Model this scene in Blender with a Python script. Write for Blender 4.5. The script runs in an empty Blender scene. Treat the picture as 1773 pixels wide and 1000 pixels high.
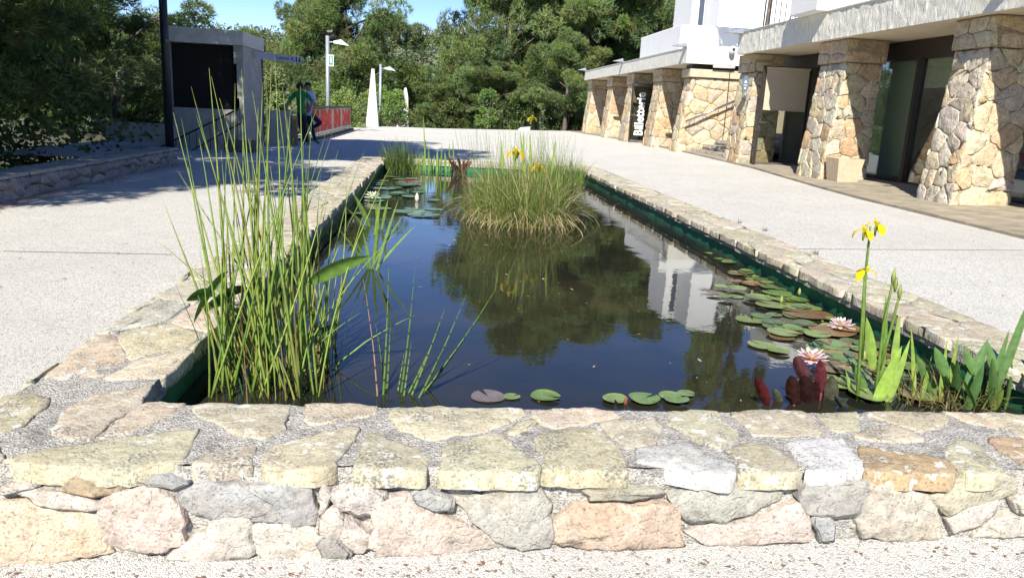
import bpy, bmesh, math, random
import numpy as np
from mathutils import Vector, Matrix, noise
R = math.radians
rng = random.Random(7)
scene = bpy.context.scene
col = scene.collection

# ------------------------------------------------------------------ camera
PW, PH, FPX = 1773.0, 1000.0, 1342.2
YAW, PITCH, ROLL = 0.1001, 0.2286, 0.0510
CAM = Vector((0, 0, 1.0))
_f = Vector((math.sin(YAW)*math.cos(PITCH), math.cos(YAW)*math.cos(PITCH), -math.sin(PITCH)))
_r0 = Vector((math.cos(YAW), -math.sin(YAW), 0))
_u0 = _r0.cross(_f)
_r = _r0*math.cos(ROLL) + _u0*math.sin(ROLL)
_u = -_r0*math.sin(ROLL) + _u0*math.cos(ROLL)
cam_d = bpy.data.cameras.new('camera'); cam = bpy.data.objects.new('camera', cam_d); col.objects.link(cam)
cam.matrix_world = Matrix(((_r.x, _u.x, -_f.x, CAM.x), (_r.y, _u.y, -_f.y, CAM.y), (_r.z, _u.z, -_f.z, CAM.z), (0, 0, 0, 1)))
cam_d.sensor_width = 36; cam_d.lens = 36*FPX/PW; cam_d.clip_start = .05; cam_d.clip_end = 3000
scene.camera = cam

# ------------------------------------------------------------------ sky, sun, exposure
SUN_AZ, SUN_EL = R(17), R(41)        # azimuth measured from straight behind the camera towards the left
to_sun = Vector((-math.sin(SUN_AZ)*math.cos(SUN_EL), -math.cos(SUN_AZ)*math.cos(SUN_EL), math.sin(SUN_EL)))
world = bpy.data.worlds.new('World'); scene.world = world; world.use_nodes = True
wn = world.node_tree; wn.nodes.clear()
sky = wn.nodes.new('ShaderNodeTexSky'); sky.sky_type = 'NISHITA'; sky.sun_disc = False
sky.sun_elevation = SUN_EL; sky.sun_rotation = math.atan2(to_sun.x, to_sun.y)
sky.air_density = 0.75; sky.dust_density = 0.0; sky.ozone_density = 2.0; sky.altitude = 300
bg = wn.nodes.new('ShaderNodeBackground'); bg.inputs[1].default_value = 0.098
wo = wn.nodes.new('ShaderNodeOutputWorld')
hs = wn.nodes.new('ShaderNodeHueSaturation'); hs.inputs['Saturation'].default_value = 1.22; hs.inputs['Hue'].default_value = .515
wn.links.new(sky.outputs[0], hs.inputs['Color']); wn.links.new(hs.outputs[0], bg.inputs[0]); wn.links.new(bg.outputs[0], wo.inputs[0])
sd = bpy.data.lights.new('sun', 'SUN'); sd.energy = 4.5; sd.angle = R(0.55); sd.color = (1, .95, .86)
sun = bpy.data.objects.new('sun', sd); col.objects.link(sun)
sun.rotation_euler = to_sun.to_track_quat('Z', 'Y').to_euler(); sun.location = to_sun*60
vs = scene.view_settings
vs.view_transform = 'Standard'; vs.look = 'None'; vs.gamma = 1; vs.use_curve_mapping = False; vs.exposure = 0.95
scene.render.engine = 'CYCLES'
scene.cycles.max_bounces = 5; scene.cycles.diffuse_bounces = 3; scene.cycles.glossy_bounces = 3
scene.cycles.transmission_bounces = 4; scene.cycles.transparent_max_bounces = 8
scene.cycles.use_denoising = True
scene.cycles.sample_clamp_indirect = 6

# ------------------------------------------------------------------ survey helpers: a pixel of the photograph on a known plane of the place
def ray(x, y): return _f + (x-PW/2)/FPX*_r - (y-PH/2)/FPX*_u
def atY(x, y, Y): d = ray(x, y); return CAM + d*(Y/d.y)
def atX(x, y, X): d = ray(x, y); return CAM + d*(X/d.x)
def atZ(x, y, Z): d = ray(x, y); return CAM + d*((Z-1)/d.z)
def gz(x): return -0.275 + (.028*x if x > 0 else .012*x)
def atG(x, y):
    p = atZ(x, y, -.27)
    for _ in range(8): p = atZ(x, y, gz(p.x))
    return p
WATER = -0.18
XL, XR, Y0, Y1 = -0.968, 2.516, 2.499, 14.239        # inner rim of the pond
CL, CR, CF, CB = .43, .436, .489, .43

# ------------------------------------------------------------------ object helpers
def setp(o, label=None, cat=None, group=None, kind=None):
    if label: o['label'] = label
    if cat: o['category'] = cat
    if group: o['group'] = group
    if kind: o['kind'] = kind
    return o
def empty(name, loc=(0, 0, 0), label=None, cat=None, group=None, rz=0.):
    o = bpy.data.objects.new(name, None); col.objects.link(o); o.location = loc; o.rotation_euler = (0, 0, rz)
    o.empty_display_size = .1
    return setp(o, label, cat, group)
def link(name, me, parent=None, mats=None, loc=None, smooth=False):
    o = bpy.data.objects.new(name, me); col.objects.link(o)
    if mats is not None and len(me.materials) == 0:
        for m in (mats if isinstance(mats, (list, tuple)) else [mats]): me.materials.append(m)
    if parent is not None:
        o.parent = parent
        o.matrix_parent_inverse = parent_inv(parent)
    if loc is not None: o.location = loc
    if smooth: me.shade_smooth()
    return o
def world_of(o):
    m = Matrix.LocRotScale(o.location, o.rotation_euler, o.scale)
    return (world_of(o.parent) @ o.matrix_parent_inverse @ m) if o.parent else m
def parent_inv(p): return world_of(p).inverted()       # children are given in world coordinates
class MB:
    def __init__(s): s.v = []; s.f = []; s.m = []
    def face(s, pts, mi=0):
        n = len(s.v); s.v += [tuple(p) for p in pts]; s.f.append(tuple(range(n, n+len(pts)))); s.m.append(mi)
    def box(s, a, b, mi=0, rot=None):
        x0, y0, z0 = a; x1, y1, z1 = b; n = len(s.v)
        vv = [(x0,y0,z0),(x1,y0,z0),(x1,y1,z0),(x0,y1,z0),(x0,y0,z1),(x1,y0,z1),(x1,y1,z1),(x0,y1,z1)]
        s.v += vv
        for q in ((0,3,2,1),(4,5,6,7),(0,1,5,4),(1,2,6,5),(2,3,7,6),(3,0,4,7)): s.f.append(tuple(n+i for i in q)); s.m.append(mi)
    def hexa(s, vv, mi=0):
        n = len(s.v); s.v += [tuple(p) for p in vv]
        for q in ((0,3,2,1),(4,5,6,7),(0,1,5,4),(1,2,6,5),(2,3,7,6),(3,0,4,7)): s.f.append(tuple(n+i for i in q)); s.m.append(mi)
    def tube(s, pts, rad, k=6, mi=0, caps=True):
        pts = [Vector(p) for p in pts]; n0 = len(s.v); n = len(pts)
        if not isinstance(rad, (list, tuple)): rad = [rad]*n
        for i, p in enumerate(pts):
            t = (pts[min(i+1, n-1)]-pts[max(i-1, 0)]).normalized()
            a = Vector((0, 0, 1)) if abs(t.z) < .9 else Vector((1, 0, 0))
            e1 = t.cross(a).normalized(); e2 = t.cross(e1)
            for j in range(k):
                w = 2*math.pi*j/k; s.v.append(tuple(p+(e1*math.cos(w)+e2*math.sin(w))*rad[i]))
        for i in range(n-1):
            for j in range(k):
                a = n0+i*k+j; b = n0+i*k+(j+1) % k
                s.f.append((a, a+k, b+k, b)); s.m.append(mi)
        if caps:
            s.f.append(tuple(n0+j for j in range(k))); s.m.append(mi)
            s.f.append(tuple(n0+(n-1)*k+j for j in reversed(range(k)))); s.m.append(mi)
    def mesh(s, name):
        me = bpy.data.meshes.new(name); me.from_pydata(s.v, [], s.f)
        if any(s.m): me.polygons.foreach_set('material_index', s.m)
        me.update(); return me
    def build(s, name, mats, parent=None, smooth=False, bevel=0):
        me = s.mesh(name)
        if bevel:
            bm = bmesh.new(); bm.from_mesh(me); bmesh.ops.remove_doubles(bm, verts=bm.verts, dist=1e-5)
            bmesh.ops.bevel(bm, geom=list(bm.edges), offset=bevel, segments=2, affect='EDGES', profile=.6, clamp_overlap=True)
            bm.to_mesh(me); bm.free()
        return link(name, me, parent, mats, smooth=smooth)

# ------------------------------------------------------------------ material helpers
def newmat(name):
    m = bpy.data.materials.new(name); m.use_nodes = True; nt = m.node_tree
    return m, nt, nt.nodes['Principled BSDF']
def nd(nt, t, inp=None, **kw):
    n = nt.nodes.new(t)
    for k, v in kw.items(): setattr(n, k, v)
    for k, v in (inp or {}).items():
        if isinstance(v, bpy.types.NodeSocket): nt.links.new(v, n.inputs[k])
        else: n.inputs[k].default_value = v
    return n
def ramp(nt, fac, stops, interp='LINEAR'):
    n = nt.nodes.new('ShaderNodeValToRGB'); n.color_ramp.interpolation = interp
    el = n.color_ramp.elements
    while len(el) < len(stops): el.new(.5)
    for e, (p, c) in zip(el, stops):
        e.position = p; e.color = (c, c, c, 1) if isinstance(c, (int, float)) else tuple(c)+(1,)
    nt.links.new(fac, n.inputs[0]); return n.outputs[0]
def mix(nt, fac, a, b, bt='MIX'):
    n = nt.nodes.new('ShaderNodeMix'); n.data_type = 'RGBA'; n.blend_type = bt; n.clamp_factor = True
    for s, v in ((n.inputs[0], fac), (n.inputs[6], a), (n.inputs[7], b)):
        if isinstance(v, bpy.types.NodeSocket): nt.links.new(v, s)
        elif isinstance(v, tuple): s.default_value = v+(1,) if len(v) == 3 else v
        else: s.default_value = v
    return n.outputs[2]
def bump(nt, h, strength, dist, prev=None):
    n = nd(nt, 'ShaderNodeBump', {'Height': h, 'Strength': strength, 'Distance': dist})
    if prev is not None: nt.links.new(prev, n.inputs['Normal'])
    return n.outputs[0]
def wpos(nt): return nd(nt, 'ShaderNodeNewGeometry').outputs['Position']
def tn(nt, v, scale, detail=6, rough=.6, dim='3D', dist=0.):
    return nd(nt, 'ShaderNodeTexNoise', {'Vector': v, 'Scale': scale, 'Detail': detail, 'Roughness': rough, 'Distortion': dist}).outputs[0]
def tv(nt, v, scale, feature='F1', out='Distance', rnd=1.):
    n = nd(nt, 'ShaderNodeTexVoronoi', {'Vector': v, 'Scale': scale, 'Randomness': rnd}, feature=feature)
    return n.outputs[out]
def simple(name, c, rough=.6, metal=0., var=.0, scale=8., bumps=0.):
    m, nt, b = newmat(name); b.inputs['Roughness'].default_value = rough; b.inputs['Metallic'].default_value = metal
    b.inputs['Base Color'].default_value = tuple(c)+(1,)
    if var or bumps:
        p = wpos(nt); n = tn(nt, p, scale)
        if var:
            nt.links.new(mix(nt, 1., tuple(c), ramp(nt, n, [(.25, 1-var), (.75, 1+var)]), 'MULTIPLY'), b.inputs['Base Color'])
        if bumps: nt.links.new(bump(nt, n, .6, bumps), b.inputs['Normal'])
    return m

def stone_mat(name, lichen=0., stain=.5, bd=.006, fine=1.):
    m, nt, b = newmat(name); p = wpos(nt)
    oc = nd(nt, 'ShaderNodeObjectInfo').outputs['Color']
    n1 = tn(nt, p, 5, 4, .65); n2 = tn(nt, p, 26*fine, 4, .7); n3 = tn(nt, p, 110*fine, 2, .7)
    c = mix(nt, 1., oc, ramp(nt, n2, [(.28, .55), (.5, 1.), (.75, 1.28)]), 'MULTIPLY')
    c = mix(nt, ramp(nt, n1, [(.5, 0.), (.72, stain)]), c, mix(nt, .5, oc, (.30, .19, .09)))
    c = mix(nt, ramp(nt, tn(nt, p, 3.1, 4, .7), [(.5, 0.), (.68, stain*.9)]), c, mix(nt, .45, oc, (.27, .27, .25)))
    c = mix(nt, ramp(nt, n3, [(.30, .75), (.43, 0.)]), c, (.10, .09, .07))
    if lichen:
        pd = nd(nt, 'ShaderNodeVectorMath', {0: p, 1: nd(nt, 'ShaderNodeVectorMath', {0: nd(nt, 'ShaderNodeTexNoise', {'Vector': p, 'Scale': 35., 'Detail': 3.}).outputs[1], 'Scale': .07}, operation='SCALE').outputs[0]}, operation='ADD').outputs[0]
        v = tv(nt, pd, 24, 'SMOOTH_F1'); v2 = tv(nt, pd, 60)
        w = nd(nt, 'ShaderNodeMath', {0: v, 1: nd(nt, 'ShaderNodeMath', {0: n2, 1: .5}, operation='MULTIPLY').outputs[0]}, operation='ADD').outputs[0]
        pm = ramp(nt, tn(nt, p, 4.5, 3, .6), [(.44, 0.), (.58, 1.)])
        sp = nd(nt, 'ShaderNodeMath', {0: ramp(nt, w, [(.50, 1.), (.56, 0.)]), 1: pm}, operation='MULTIPLY').outputs[0]
        c = mix(nt, nd(nt, 'ShaderNodeMath', {0: sp, 1: lichen}, operation='MULTIPLY').outputs[0], c, (.60, .59, .52))
        pm2 = ramp(nt, tn(nt, p, 6.5, 3, .7), [(.50, 0.), (.62, 1.)])
        sp2 = nd(nt, 'ShaderNodeMath', {0: ramp(nt, n3, [(.45, 1.), (.55, 0.)]), 1: pm2}, operation='MULTIPLY').outputs[0]
        c = mix(nt, nd(nt, 'ShaderNodeMath', {0: sp2, 1: lichen*.8}, operation='MULTIPLY').outputs[0], c, (.13, .13, .12))
        oz = nd(nt, 'ShaderNodeMath', {0: ramp(nt, v2, [(.16, 1.), (.22, 0.)]), 1: ramp(nt, tn(nt, p, 2.3, 4), [(.62, 0.), (.68, 1.)])}, operation='MULTIPLY').outputs[0]
        c = mix(nt, nd(nt, 'ShaderNodeMath', {0: oz, 1: lichen*.7}, operation='MULTIPLY').outputs[0], c, (.52, .28, .06))
    nt.links.new(c, b.inputs['Base Color']); b.inputs['Roughness'].default_value = .92
    b.inputs['Specular IOR Level'].default_value = .2
    cr = tv(nt, nd(nt, 'ShaderNodeVectorMath', {0: p, 1: nd(nt, 'ShaderNodeVectorMath', {0: nd(nt, 'ShaderNodeTexNoise', {'Vector': p, 'Scale': 6.}).outputs[1], 'Scale': .35}, operation='SCALE').outputs[0]}, operation='ADD').outputs[0], 7*fine, 'DISTANCE_TO_EDGE')
    bb = bump(nt, n1, .8, bd*3); bb = bump(nt, ramp(nt, cr, [(0., 0.), (.03, 1.)]), .35, bd*.8, bb); bb = bump(nt, n2, .9, bd, bb); bb = bump(nt, n3, .7, bd*.35, bb)
    nt.links.new(bb, b.inputs['Normal'])
    return m
M = {}
M['coping'] = stone_mat('coping_limestone', 1., .55, .006)
M['wallstone'] = stone_mat('rubble_limestone', .25, .6, .009)
M['pillarstone'] = stone_mat('pillar_stone', .0, .55, .02, .45)
M['darkstone'] = stone_mat('low_wall_stone', .4, .5, .01)

def mortar_mat(name, lo, hi, sc=150, bd=.005, dark=.35):
    m, nt, b = newmat(name); p = wpos(nt)
    v = nd(nt, 'ShaderNodeTexVoronoi', {'Vector': p, 'Scale': sc}); n = tn(nt, p, 9, 7, .7); n2 = tn(nt, p, 60, 5, .7)
    g = nd(nt, 'ShaderNodeSeparateColor', {0: v.outputs['Color']}).outputs[0]
    c = mix(nt, g, lo, hi)
    c = mix(nt, ramp(nt, n, [(.48, 0.), (.7, dark)]), c, (.09, .085, .075))
    c = mix(nt, ramp(nt, n2, [(.3, .6), (.45, 0.)]), c, (.07, .065, .06))
    nt.links.new(c, b.inputs['Base Color']); b.inputs['Roughness'].default_value = .95; b.inputs['Specular IOR Level'].default_value = .1
    bb = bump(nt, n2, 1., bd*2); bb = bump(nt, v.outputs['Distance'], 1., bd, bb); nt.links.new(bb, b.inputs['Normal'])
    return m
M['mortar'] = mortar_mat('grey_mortar', (.33, .31, .265), (.62, .59, .53), 140, .005, .6)
M['mortar_warm'] = mortar_mat('warm_mortar', (.32, .25, .16), (.48, .39, .27), 60, .01, .2)
M['mortar_dark'] = mortar_mat('dark_mortar', (.10, .095, .085), (.24, .23, .2), 60, .01, .4)

def terrace_mat():
    m, nt, b = newmat('exposed_aggregate'); p = wpos(nt)
    v = nd(nt, 'ShaderNodeTexVoronoi', {'Vector': p, 'Scale': 125.}); e = tv(nt, p, 125., 'DISTANCE_TO_EDGE')
    g = nd(nt, 'ShaderNodeSeparateColor', {0: v.outputs['Color']})
    c = mix(nt, g.outputs[0], (.62, .59, .52), (.86, .84, .77))
    c = mix(nt, ramp(nt, g.outputs[1], [(.86, 0.), (.93, .75)]), c, (.22, .20, .17))
    c = mix(nt, ramp(nt, e, [(0., .75), (.1, 0.)]), c, (.26, .245, .21))
    c = mix(nt, ramp(nt, tn(nt, p, .6, 6, .65), [(.42, 0.), (.75, .28)]), c, (.36, .34, .29))
    c = mix(nt, ramp(nt, tn(nt, p, 3.5, 6, .7), [(.5, 0.), (.75, .22)]), c, (.33, .31, .26))
    nt.links.new(c, b.inputs['Base Color']); b.inputs['Roughness'].default_value = .9; b.inputs['Specular IOR Level'].default_value = .15
    nt.links.new(bump(nt, ramp(nt, e, [(0., 0.), (.3, 1.)]), .8, .004), b.inputs['Normal'])
    return m
M['terrace'] = terrace_mat()
def soil_mat():
    m, nt, b = newmat('forest_floor'); p = wpos(nt)
    c = mix(nt, ramp(nt, tn(nt, p, .8, 7, .7), [(.35, 0.), (.65, 1.)]), (.10, .075, .045), (.05, .07, .025))
    nt.links.new(c, b.inputs['Base Color']); b.inputs['Roughness'].default_value = 1.
    nt.links.new(bump(nt, tn(nt, p, 5, 8, .7), 1., .15), b.inputs['Normal']); return m
M['soil'] = soil_mat()
def water_mat():
    m, nt, b = newmat('pond_water'); p = wpos(nt)
    c = mix(nt, ramp(nt, tn(nt, p, 1.1, 5, .6), [(.35, 0.), (.7, 1.)]), (.010, .012, .009), (.034, .030, .016))
    nt.links.new(c, b.inputs['Base Color']); b.inputs['Roughness'].default_value = .015; b.inputs['IOR'].default_value = 1.33
    bb = bump(nt, tn(nt, p, 3.2, 2, .5), .05, .02); bb = bump(nt, tn(nt, p, 22, 2, .5), .05, .0035, bb); nt.links.new(bb, b.inputs['Normal']); return m
M['water'] = water_mat()
def liner_mat():
    m, nt, b = newmat('green_pond_paint'); p = wpos(nt)
    sx = nd(nt, 'ShaderNodeSeparateXYZ', {0: p}).outputs[2]
    c = mix(nt, ramp(nt, tn(nt, p, 6, 7, .7), [(.35, 0.), (.7, 1.)]), (.008, .11, .05), (.02, .21, .10))
    alg = nd(nt, 'ShaderNodeMath', {0: sx, 1: nd(nt, 'ShaderNodeMath', {0: tn(nt, p, 8), 1: .1}, operation='MULTIPLY').outputs[0]}, operation='ADD').outputs[0]
    c = mix(nt, ramp(nt, nd(nt, 'ShaderNodeMath', {0: alg, 1: .5}, operation='ADD').outputs[0], [(.34, .9), (.40, 0.)]), c, (.02, .035, .018))
    nt.links.new(c, b.inputs['Base Color']); b.inputs['Roughness'].default_value = .55; return m
M['liner'] = liner_mat()

def leaf_mat(name, base, var=.35, trans=.35, rough=.55, attr=True):
    m, nt, b = newmat(name)
    c = None
    if attr:
        a = nd(nt, 'ShaderNodeVertexColor', layer_name='tint').outputs[0]
        c = mix(nt, 1., tuple(base), a, 'MULTIPLY')
    else:
        oc = nd(nt, 'ShaderNodeObjectInfo').outputs['Color']; p = wpos(nt)
        c = mix(nt, 1., oc, ramp(nt, tn(nt, p, 30, 3), [(.3, 1-var), (.7, 1+var)]), 'MULTIPLY')
    nt.links.new(c, b.inputs['Base Color']); b.inputs['Roughness'].default_value = rough; b.inputs['Specular IOR Level'].default_value = .3
    if trans:
        t = nd(nt, 'ShaderNodeBsdfTranslucent', {'Color': mix(nt, 1., c, (1.1, 1.25, .55), 'MULTIPLY')})
        ms = nd(nt, 'ShaderNodeMixShader', {0: trans, 1: b.outputs[0], 2: t.outputs[0]})
        nt.links.new(ms.outputs[0], nt.nodes['Material Output'].inputs[0])
    return m
M['pine'] = leaf_mat('pine_needles', (.172, .225, .095), trans=.25)
M['farwood'] = leaf_mat('hill_foliage', (.15, .19, .10), trans=.15)
M['bush'] = leaf_mat('shrub_leaves', (.15, .20, .075), trans=.3)
M['blade'] = leaf_mat('rush_green', (1, 1, 1), .22, .3, .45, attr=False)
M['grass'] = leaf_mat('pond_grass', (1, 1, 1), trans=.3, rough=.5)
M['redleaf'] = leaf_mat('red_leaves', (1, 1, 1), .45, .12, .3, attr=False)
M['petal'] = leaf_mat('petals', (1, 1, 1), .08, .35, .5, attr=False)
def bark_mat():
    m, nt, b = newmat('pine_bark'); p = wpos(nt)
    sp = nd(nt, 'ShaderNodeVectorMath', {0: p, 1: (1., 1., .35)}, operation='MULTIPLY').outputs[0]
    n = tn(nt, sp, 14, 6, .7)
    nt.links.new(ramp(nt, n, [(.3, (.045, .035, .028)), (.55, (.15, .12, .10)), (.75, (.27, .23, .20))]), b.inputs['Base Color'])
    b.inputs['Roughness'].default_value = .95; nt.links.new(bump(nt, n, 1., .03), b.inputs['Normal']); return m
M['bark'] = bark_mat()
def pad_mat():
    m, nt, b = newmat('lily_pad'); p = wpos(nt); oc = nd(nt, 'ShaderNodeObjectInfo').outputs['Color']
    n = tn(nt, p, 18, 6, .65)
    c = mix(nt, 1., oc, ramp(nt, n, [(.3, .7), (.7, 1.25)]), 'MULTIPLY')
    c = mix(nt, ramp(nt, tn(nt, p, 11, 5, .6), [(.6, 0.), (.72, .7)]), c, (.22, .13, .05))
    nt.links.new(c, b.inputs['Base Color']); b.inputs['Roughness'].default_value = .28
    nt.links.new(bump(nt, n, .4, .004), b.inputs['Normal']); return m
M['pad'] = pad_mat()
M['dark_metal'] = simple('dark_metal', (.018, .018, .02), .5, .0, .3)
M['grey_metal'] = simple('galvanised_metal', (.36, .38, .40), .4, .7, .15, 20)
M['lamp_metal'] = simple('lamp_grey_paint', (.30, .33, .36), .45, .2, .1)
M['steel'] = simple('brushed_steel', (.55, .56, .58), .25, 1., .1, 40)
M['frame'] = simple('brown_frame', (.035, .026, .022), .45, .0, .2)
M['concrete'] = simple('weathered_concrete', (.36, .355, .32), .9, 0, .25, 4, .01)
M['concrete_pale'] = simple('pale_concrete', (.55, .54, .48), .85, 0, .18, 5, .006)
M['white'] = simple('white_render', (.80, .80, .77), .85, 0, .05, 2, .004)
M['soffit'] = simple('cream_soffit', (.66, .57, .43), .85, 0, .12, 3)
M['room'] = simple('interior_wall', (.30, .28, .24), .8, 0, .2, 1)
M['blind'] = simple('beige_blind', (.50, .42, .31), .8, 0, .06, 10)
M['blind_green'] = simple('green_grey_blind', (.42, .46, .34), .7, 0, .1, 10)
M['white_plastic'] = simple('white_plastic', (.78, .78, .78), .4)
M['needles'] = simple('fallen_needles', (.30, .13, .05), .9, 0, .4, 30)
def glass_mat(name='window_glass', tint=(.86, .90, .88, 1)):
    m, nt, b = newmat(name); nt.nodes.remove(b)
    t = nd(nt, 'ShaderNodeBsdfTransparent', {'Color': tint}); g = nd(nt, 'ShaderNodeBsdfGlossy', {'Roughness': .01, 'Color': (.9, .95, 1, 1)})
    lw = nd(nt, 'ShaderNodeLayerWeight', {'Blend': .5}).outputs['Facing']
    f = nd(nt, 'ShaderNodeMath', {0: nd(nt, 'ShaderNodeMath', {0: lw, 1: 3.5}, operation='POWER').outputs[0], 1: .06}, operation='ADD')
    nt.links.new(nd(nt, 'ShaderNodeMixShader', {0: f.outputs[0], 1: t.outputs[0], 2: g.outputs[0]}).outputs[0], nt.nodes['Material Output'].inputs[0]); return m
M['glass'] = glass_mat(); M['glass_dark'] = glass_mat('smoked_glass', (.52, .56, .53, 1))
def rough_plaster():
    m, nt, b = newmat('rough_cast_plaster'); p = wpos(nt)
    sp = nd(nt, 'ShaderNodeVectorMath', {0: p, 1: (1., 1., .45)}, operation='MULTIPLY').outputs[0]
    n = tn(nt, sp, 16, 5, .6, dist=.6); n2 = tn(nt, p, 2.2, 6, .7)
    c = mix(nt, ramp(nt, n2, [(.45, 0.), (.75, .5)]), (.74, .72, .63), (.62, .57, .46))
    c = mix(nt, ramp(nt, n, [(.34, .5), (.44, 0.)]), c, (.26, .24, .2))
    nt.links.new(c, b.inputs['Base Color']); b.inputs['Roughness'].default_value = .95
    nt.links.new(bump(nt, n, .8, .03), b.inputs['Normal']); return m
M['plaster'] = rough_plaster()
def strip_mat():
    m, nt, b = newmat('worn_paving'); p = wpos(nt)
    c = mix(nt, ramp(nt, tn(nt, p, 3., 7, .7), [(.35, 0.), (.65, 1.)]), (.40, .34, .24), (.22, .19, .14))
    nt.links.new(c, b.inputs['Base Color']); b.inputs['Roughness'].default_value = .95
    nt.links.new(bump(nt, tn(nt, p, 25, 6, .7), .8, .01), b.inputs['Normal']); return m
M['strip'] = strip_mat()

# ------------------------------------------------------------------ stone geometry
def area2(p): return sum(p[i][0]*p[(i+1) % len(p)][1]-p[(i+1) % len(p)][0]*p[i][1] for i in range(len(p)))
def clip(poly, a, b, c):                       # keep a*x+b*y<=c
    out = []
    for i in range(len(poly)):
        p, q = poly[i], poly[(i+1) % len(poly)]
        dp, dq = a*p[0]+b*p[1]-c, a*q[0]+b*q[1]-c
        if dp <= 0: out.append(p)
        if dp*dq < 0:
            t = dp/(dp-dq); out.append((p[0]+(q[0]-p[0])*t, p[1]+(q[1]-p[1])*t))
    return out
def inset_convex(poly, d):
    if area2(poly) < 0: poly = poly[::-1]
    out = poly
    for i in range(len(poly)):
        p, q = poly[i], poly[(i+1) % len(poly)]
        ex, ey = q[0]-p[0], q[1]-p[1]; L = math.hypot(ex, ey)
        if L < 1e-6: continue
        nx, ny = ey/L, -ex/L
        out = clip(out, nx, ny, nx*p[0]+ny*p[1]-d)
        if len(out) < 3: return []
    return out
def rubble(dom, cw, ch, gap, r, jit=.36, brick=True):
    xs = [p[0] for p in dom]; ys = [p[1] for p in dom]; x0, x1, y0, y1 = min(xs), max(xs), min(ys), max(ys)
    rows = max(1, round((y1-y0)/ch)); sites = []
    hh = (y1-y0)/rows
    for j in range(rows):
        n = max(1, round((x1-x0)/cw*r.uniform(.75, 1.25))); w = (x1-x0)/n; off = r.uniform(-.3, .3) if brick else 0
        for i in range(-1, n+1):
            sites.append((x0+(i+.5+off+r.uniform(-jit, jit))*w, y0+(j+.5+r.uniform(-jit, jit)*.9)*hh))
    kx = 1/cw; ky = 1/ch; cells = []
    for i, s in enumerate(sites):
        poly = list(dom)
        for k, t in enumerate(sites):
            if k == i: continue
            a = (t[0]-s[0])*kx*kx; b = (t[1]-s[1])*ky*ky
            c = ((t[0]**2-s[0]**2)*kx*kx+(t[1]**2-s[1]**2)*ky*ky)/2
            poly = clip(poly, a, b, c)
            if len(poly) < 3: break
        if len(poly) < 3: continue
        q = inset_convex(poly, gap/2)
        if len(q) >= 3 and abs(area2(q))/2 > cw*ch*.02: cells.append(q)
    return cells
def stone_mesh(poly, O, U, V, thick, bevel=.012, bulge=.006, seg=.05, jit=.004, amp=.006, rings=(.45,), seed=0, freq=9., chaikin=1, facet=0., star=False):
    r = random.Random(seed); poly = list(poly)
    if area2(poly) < 0: poly = poly[::-1]
    for _ in range(chaikin):
        q = []
        for i in range(len(poly)):
            a, b = poly[i], poly[(i+1) % len(poly)]
            q += [(a[0]*.9+b[0]*.1, a[1]*.9+b[1]*.1), (a[0]*.1+b[0]*.9, a[1]*.1+b[1]*.9)]
        poly = q
    pts = []
    for i in range(len(poly)):
        a, b = poly[i], poly[(i+1) % len(poly)]; n = max(1, int(math.hypot(b[0]-a[0], b[1]-a[1])/seg))
        for k in range(n):
            t = k/n; pts.append((a[0]+(b[0]-a[0])*t+r.gauss(0, jit), a[1]+(b[1]-a[1])*t+r.gauss(0, jit)))
    cx = sum(p[0] for p in pts)/len(pts); cy = sum(p[1] for p in pts)/len(pts)
    if star:                                   # a point that sees the whole outline
        ax, bx_ = min(p[0] for p in poly), max(p[0] for p in poly); ay, by_ = min(p[1] for p in poly), max(p[1] for p in poly); best = None
        for i in range(1, 24):
            for j in range(1, 24):
                x, y = ax+(bx_-ax)*i/24, ay+(by_-ay)*j/24
                q = min(((b[0]-a[0])*(y-a[1])-(b[1]-a[1])*(x-a[0]))/(math.hypot(b[0]-a[0], b[1]-a[1]) or 1e-6) for a, b in zip(poly, poly[1:]+poly[:1]))
                if best is None or q > best[0]: best = (q, x, y)
        cx, cy = best[1], best[2]
    O = Vector(O); U = Vector(U); V = Vector(V); N = U.cross(V).normalized(); n = len(pts)
    spec = [(0., None, -thick), (0., None, -bevel*1.1), (bevel*.45, None, -bevel*.3), (bevel*1.7, None, 0.)]+[(0., f, bulge*(1-f*f)) for f in rings]
    C3 = O+U*cx+V*cy; vs = []; fs = []
    off = Vector((r.uniform(0, 50), r.uniform(0, 50), r.uniform(0, 50)))
    tilt = (r.uniform(-1, 1)*amp*.8, r.uniform(-1, 1)*amp*.8)
    planes = [(r.uniform(-1, 1)*facet, r.uniform(-1, 1)*facet, r.uniform(0, .01)) for _ in range(4)]
    size = max(math.hypot(p[0]-cx, p[1]-cy) for p in pts)
    for k, (d, f, h) in enumerate(spec):
        for p in pts:
            dx, dy = cx-p[0], cy-p[1]; L = math.hypot(dx, dy) or 1e-6
            if f is None: t = min(d/L, .5)
            else: t = 1-f
            x, y = p[0]+dx*t, p[1]+dy*t
            hh = h
            if k >= 1:
                hh += noise.noise((O+U*x+V*y)*freq+off)*amp*(1. if k >= 2 else .6)+noise.noise((O+U*x+V*y)*freq*2.7+off)*amp*.45 + (tilt[0]*(x-cx)+tilt[1]*(y-cy))/size
            if facet and k >= 1: hh += max(-.028, min(a_*(x-cx)+b_*(y-cy)+c_ for a_, b_, c_ in planes))
            vs.append(O+U*x+V*y+N*hh-C3)
    hh = bulge+noise.noise((O+U*cx+V*cy)*freq+off)*amp+(min(c_ for a_, b_, c_ in planes) if facet else 0)
    vs.append(N*hh)
    for k in range(len(spec)-1):
        for i in range(n):
            a = k*n+i; b = k*n+(i+1) % n; fs.append((a, b, b+n, a+n))
    last = (len(spec)-1)*n
    for i in range(n): fs.append((last+i, last+(i+1) % n, len(vs)-1))
    me = bpy.data.meshes.new('stone'); me.from_pydata([tuple(v) for v in vs], [], fs); me.update()
    return me, C3
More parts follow.
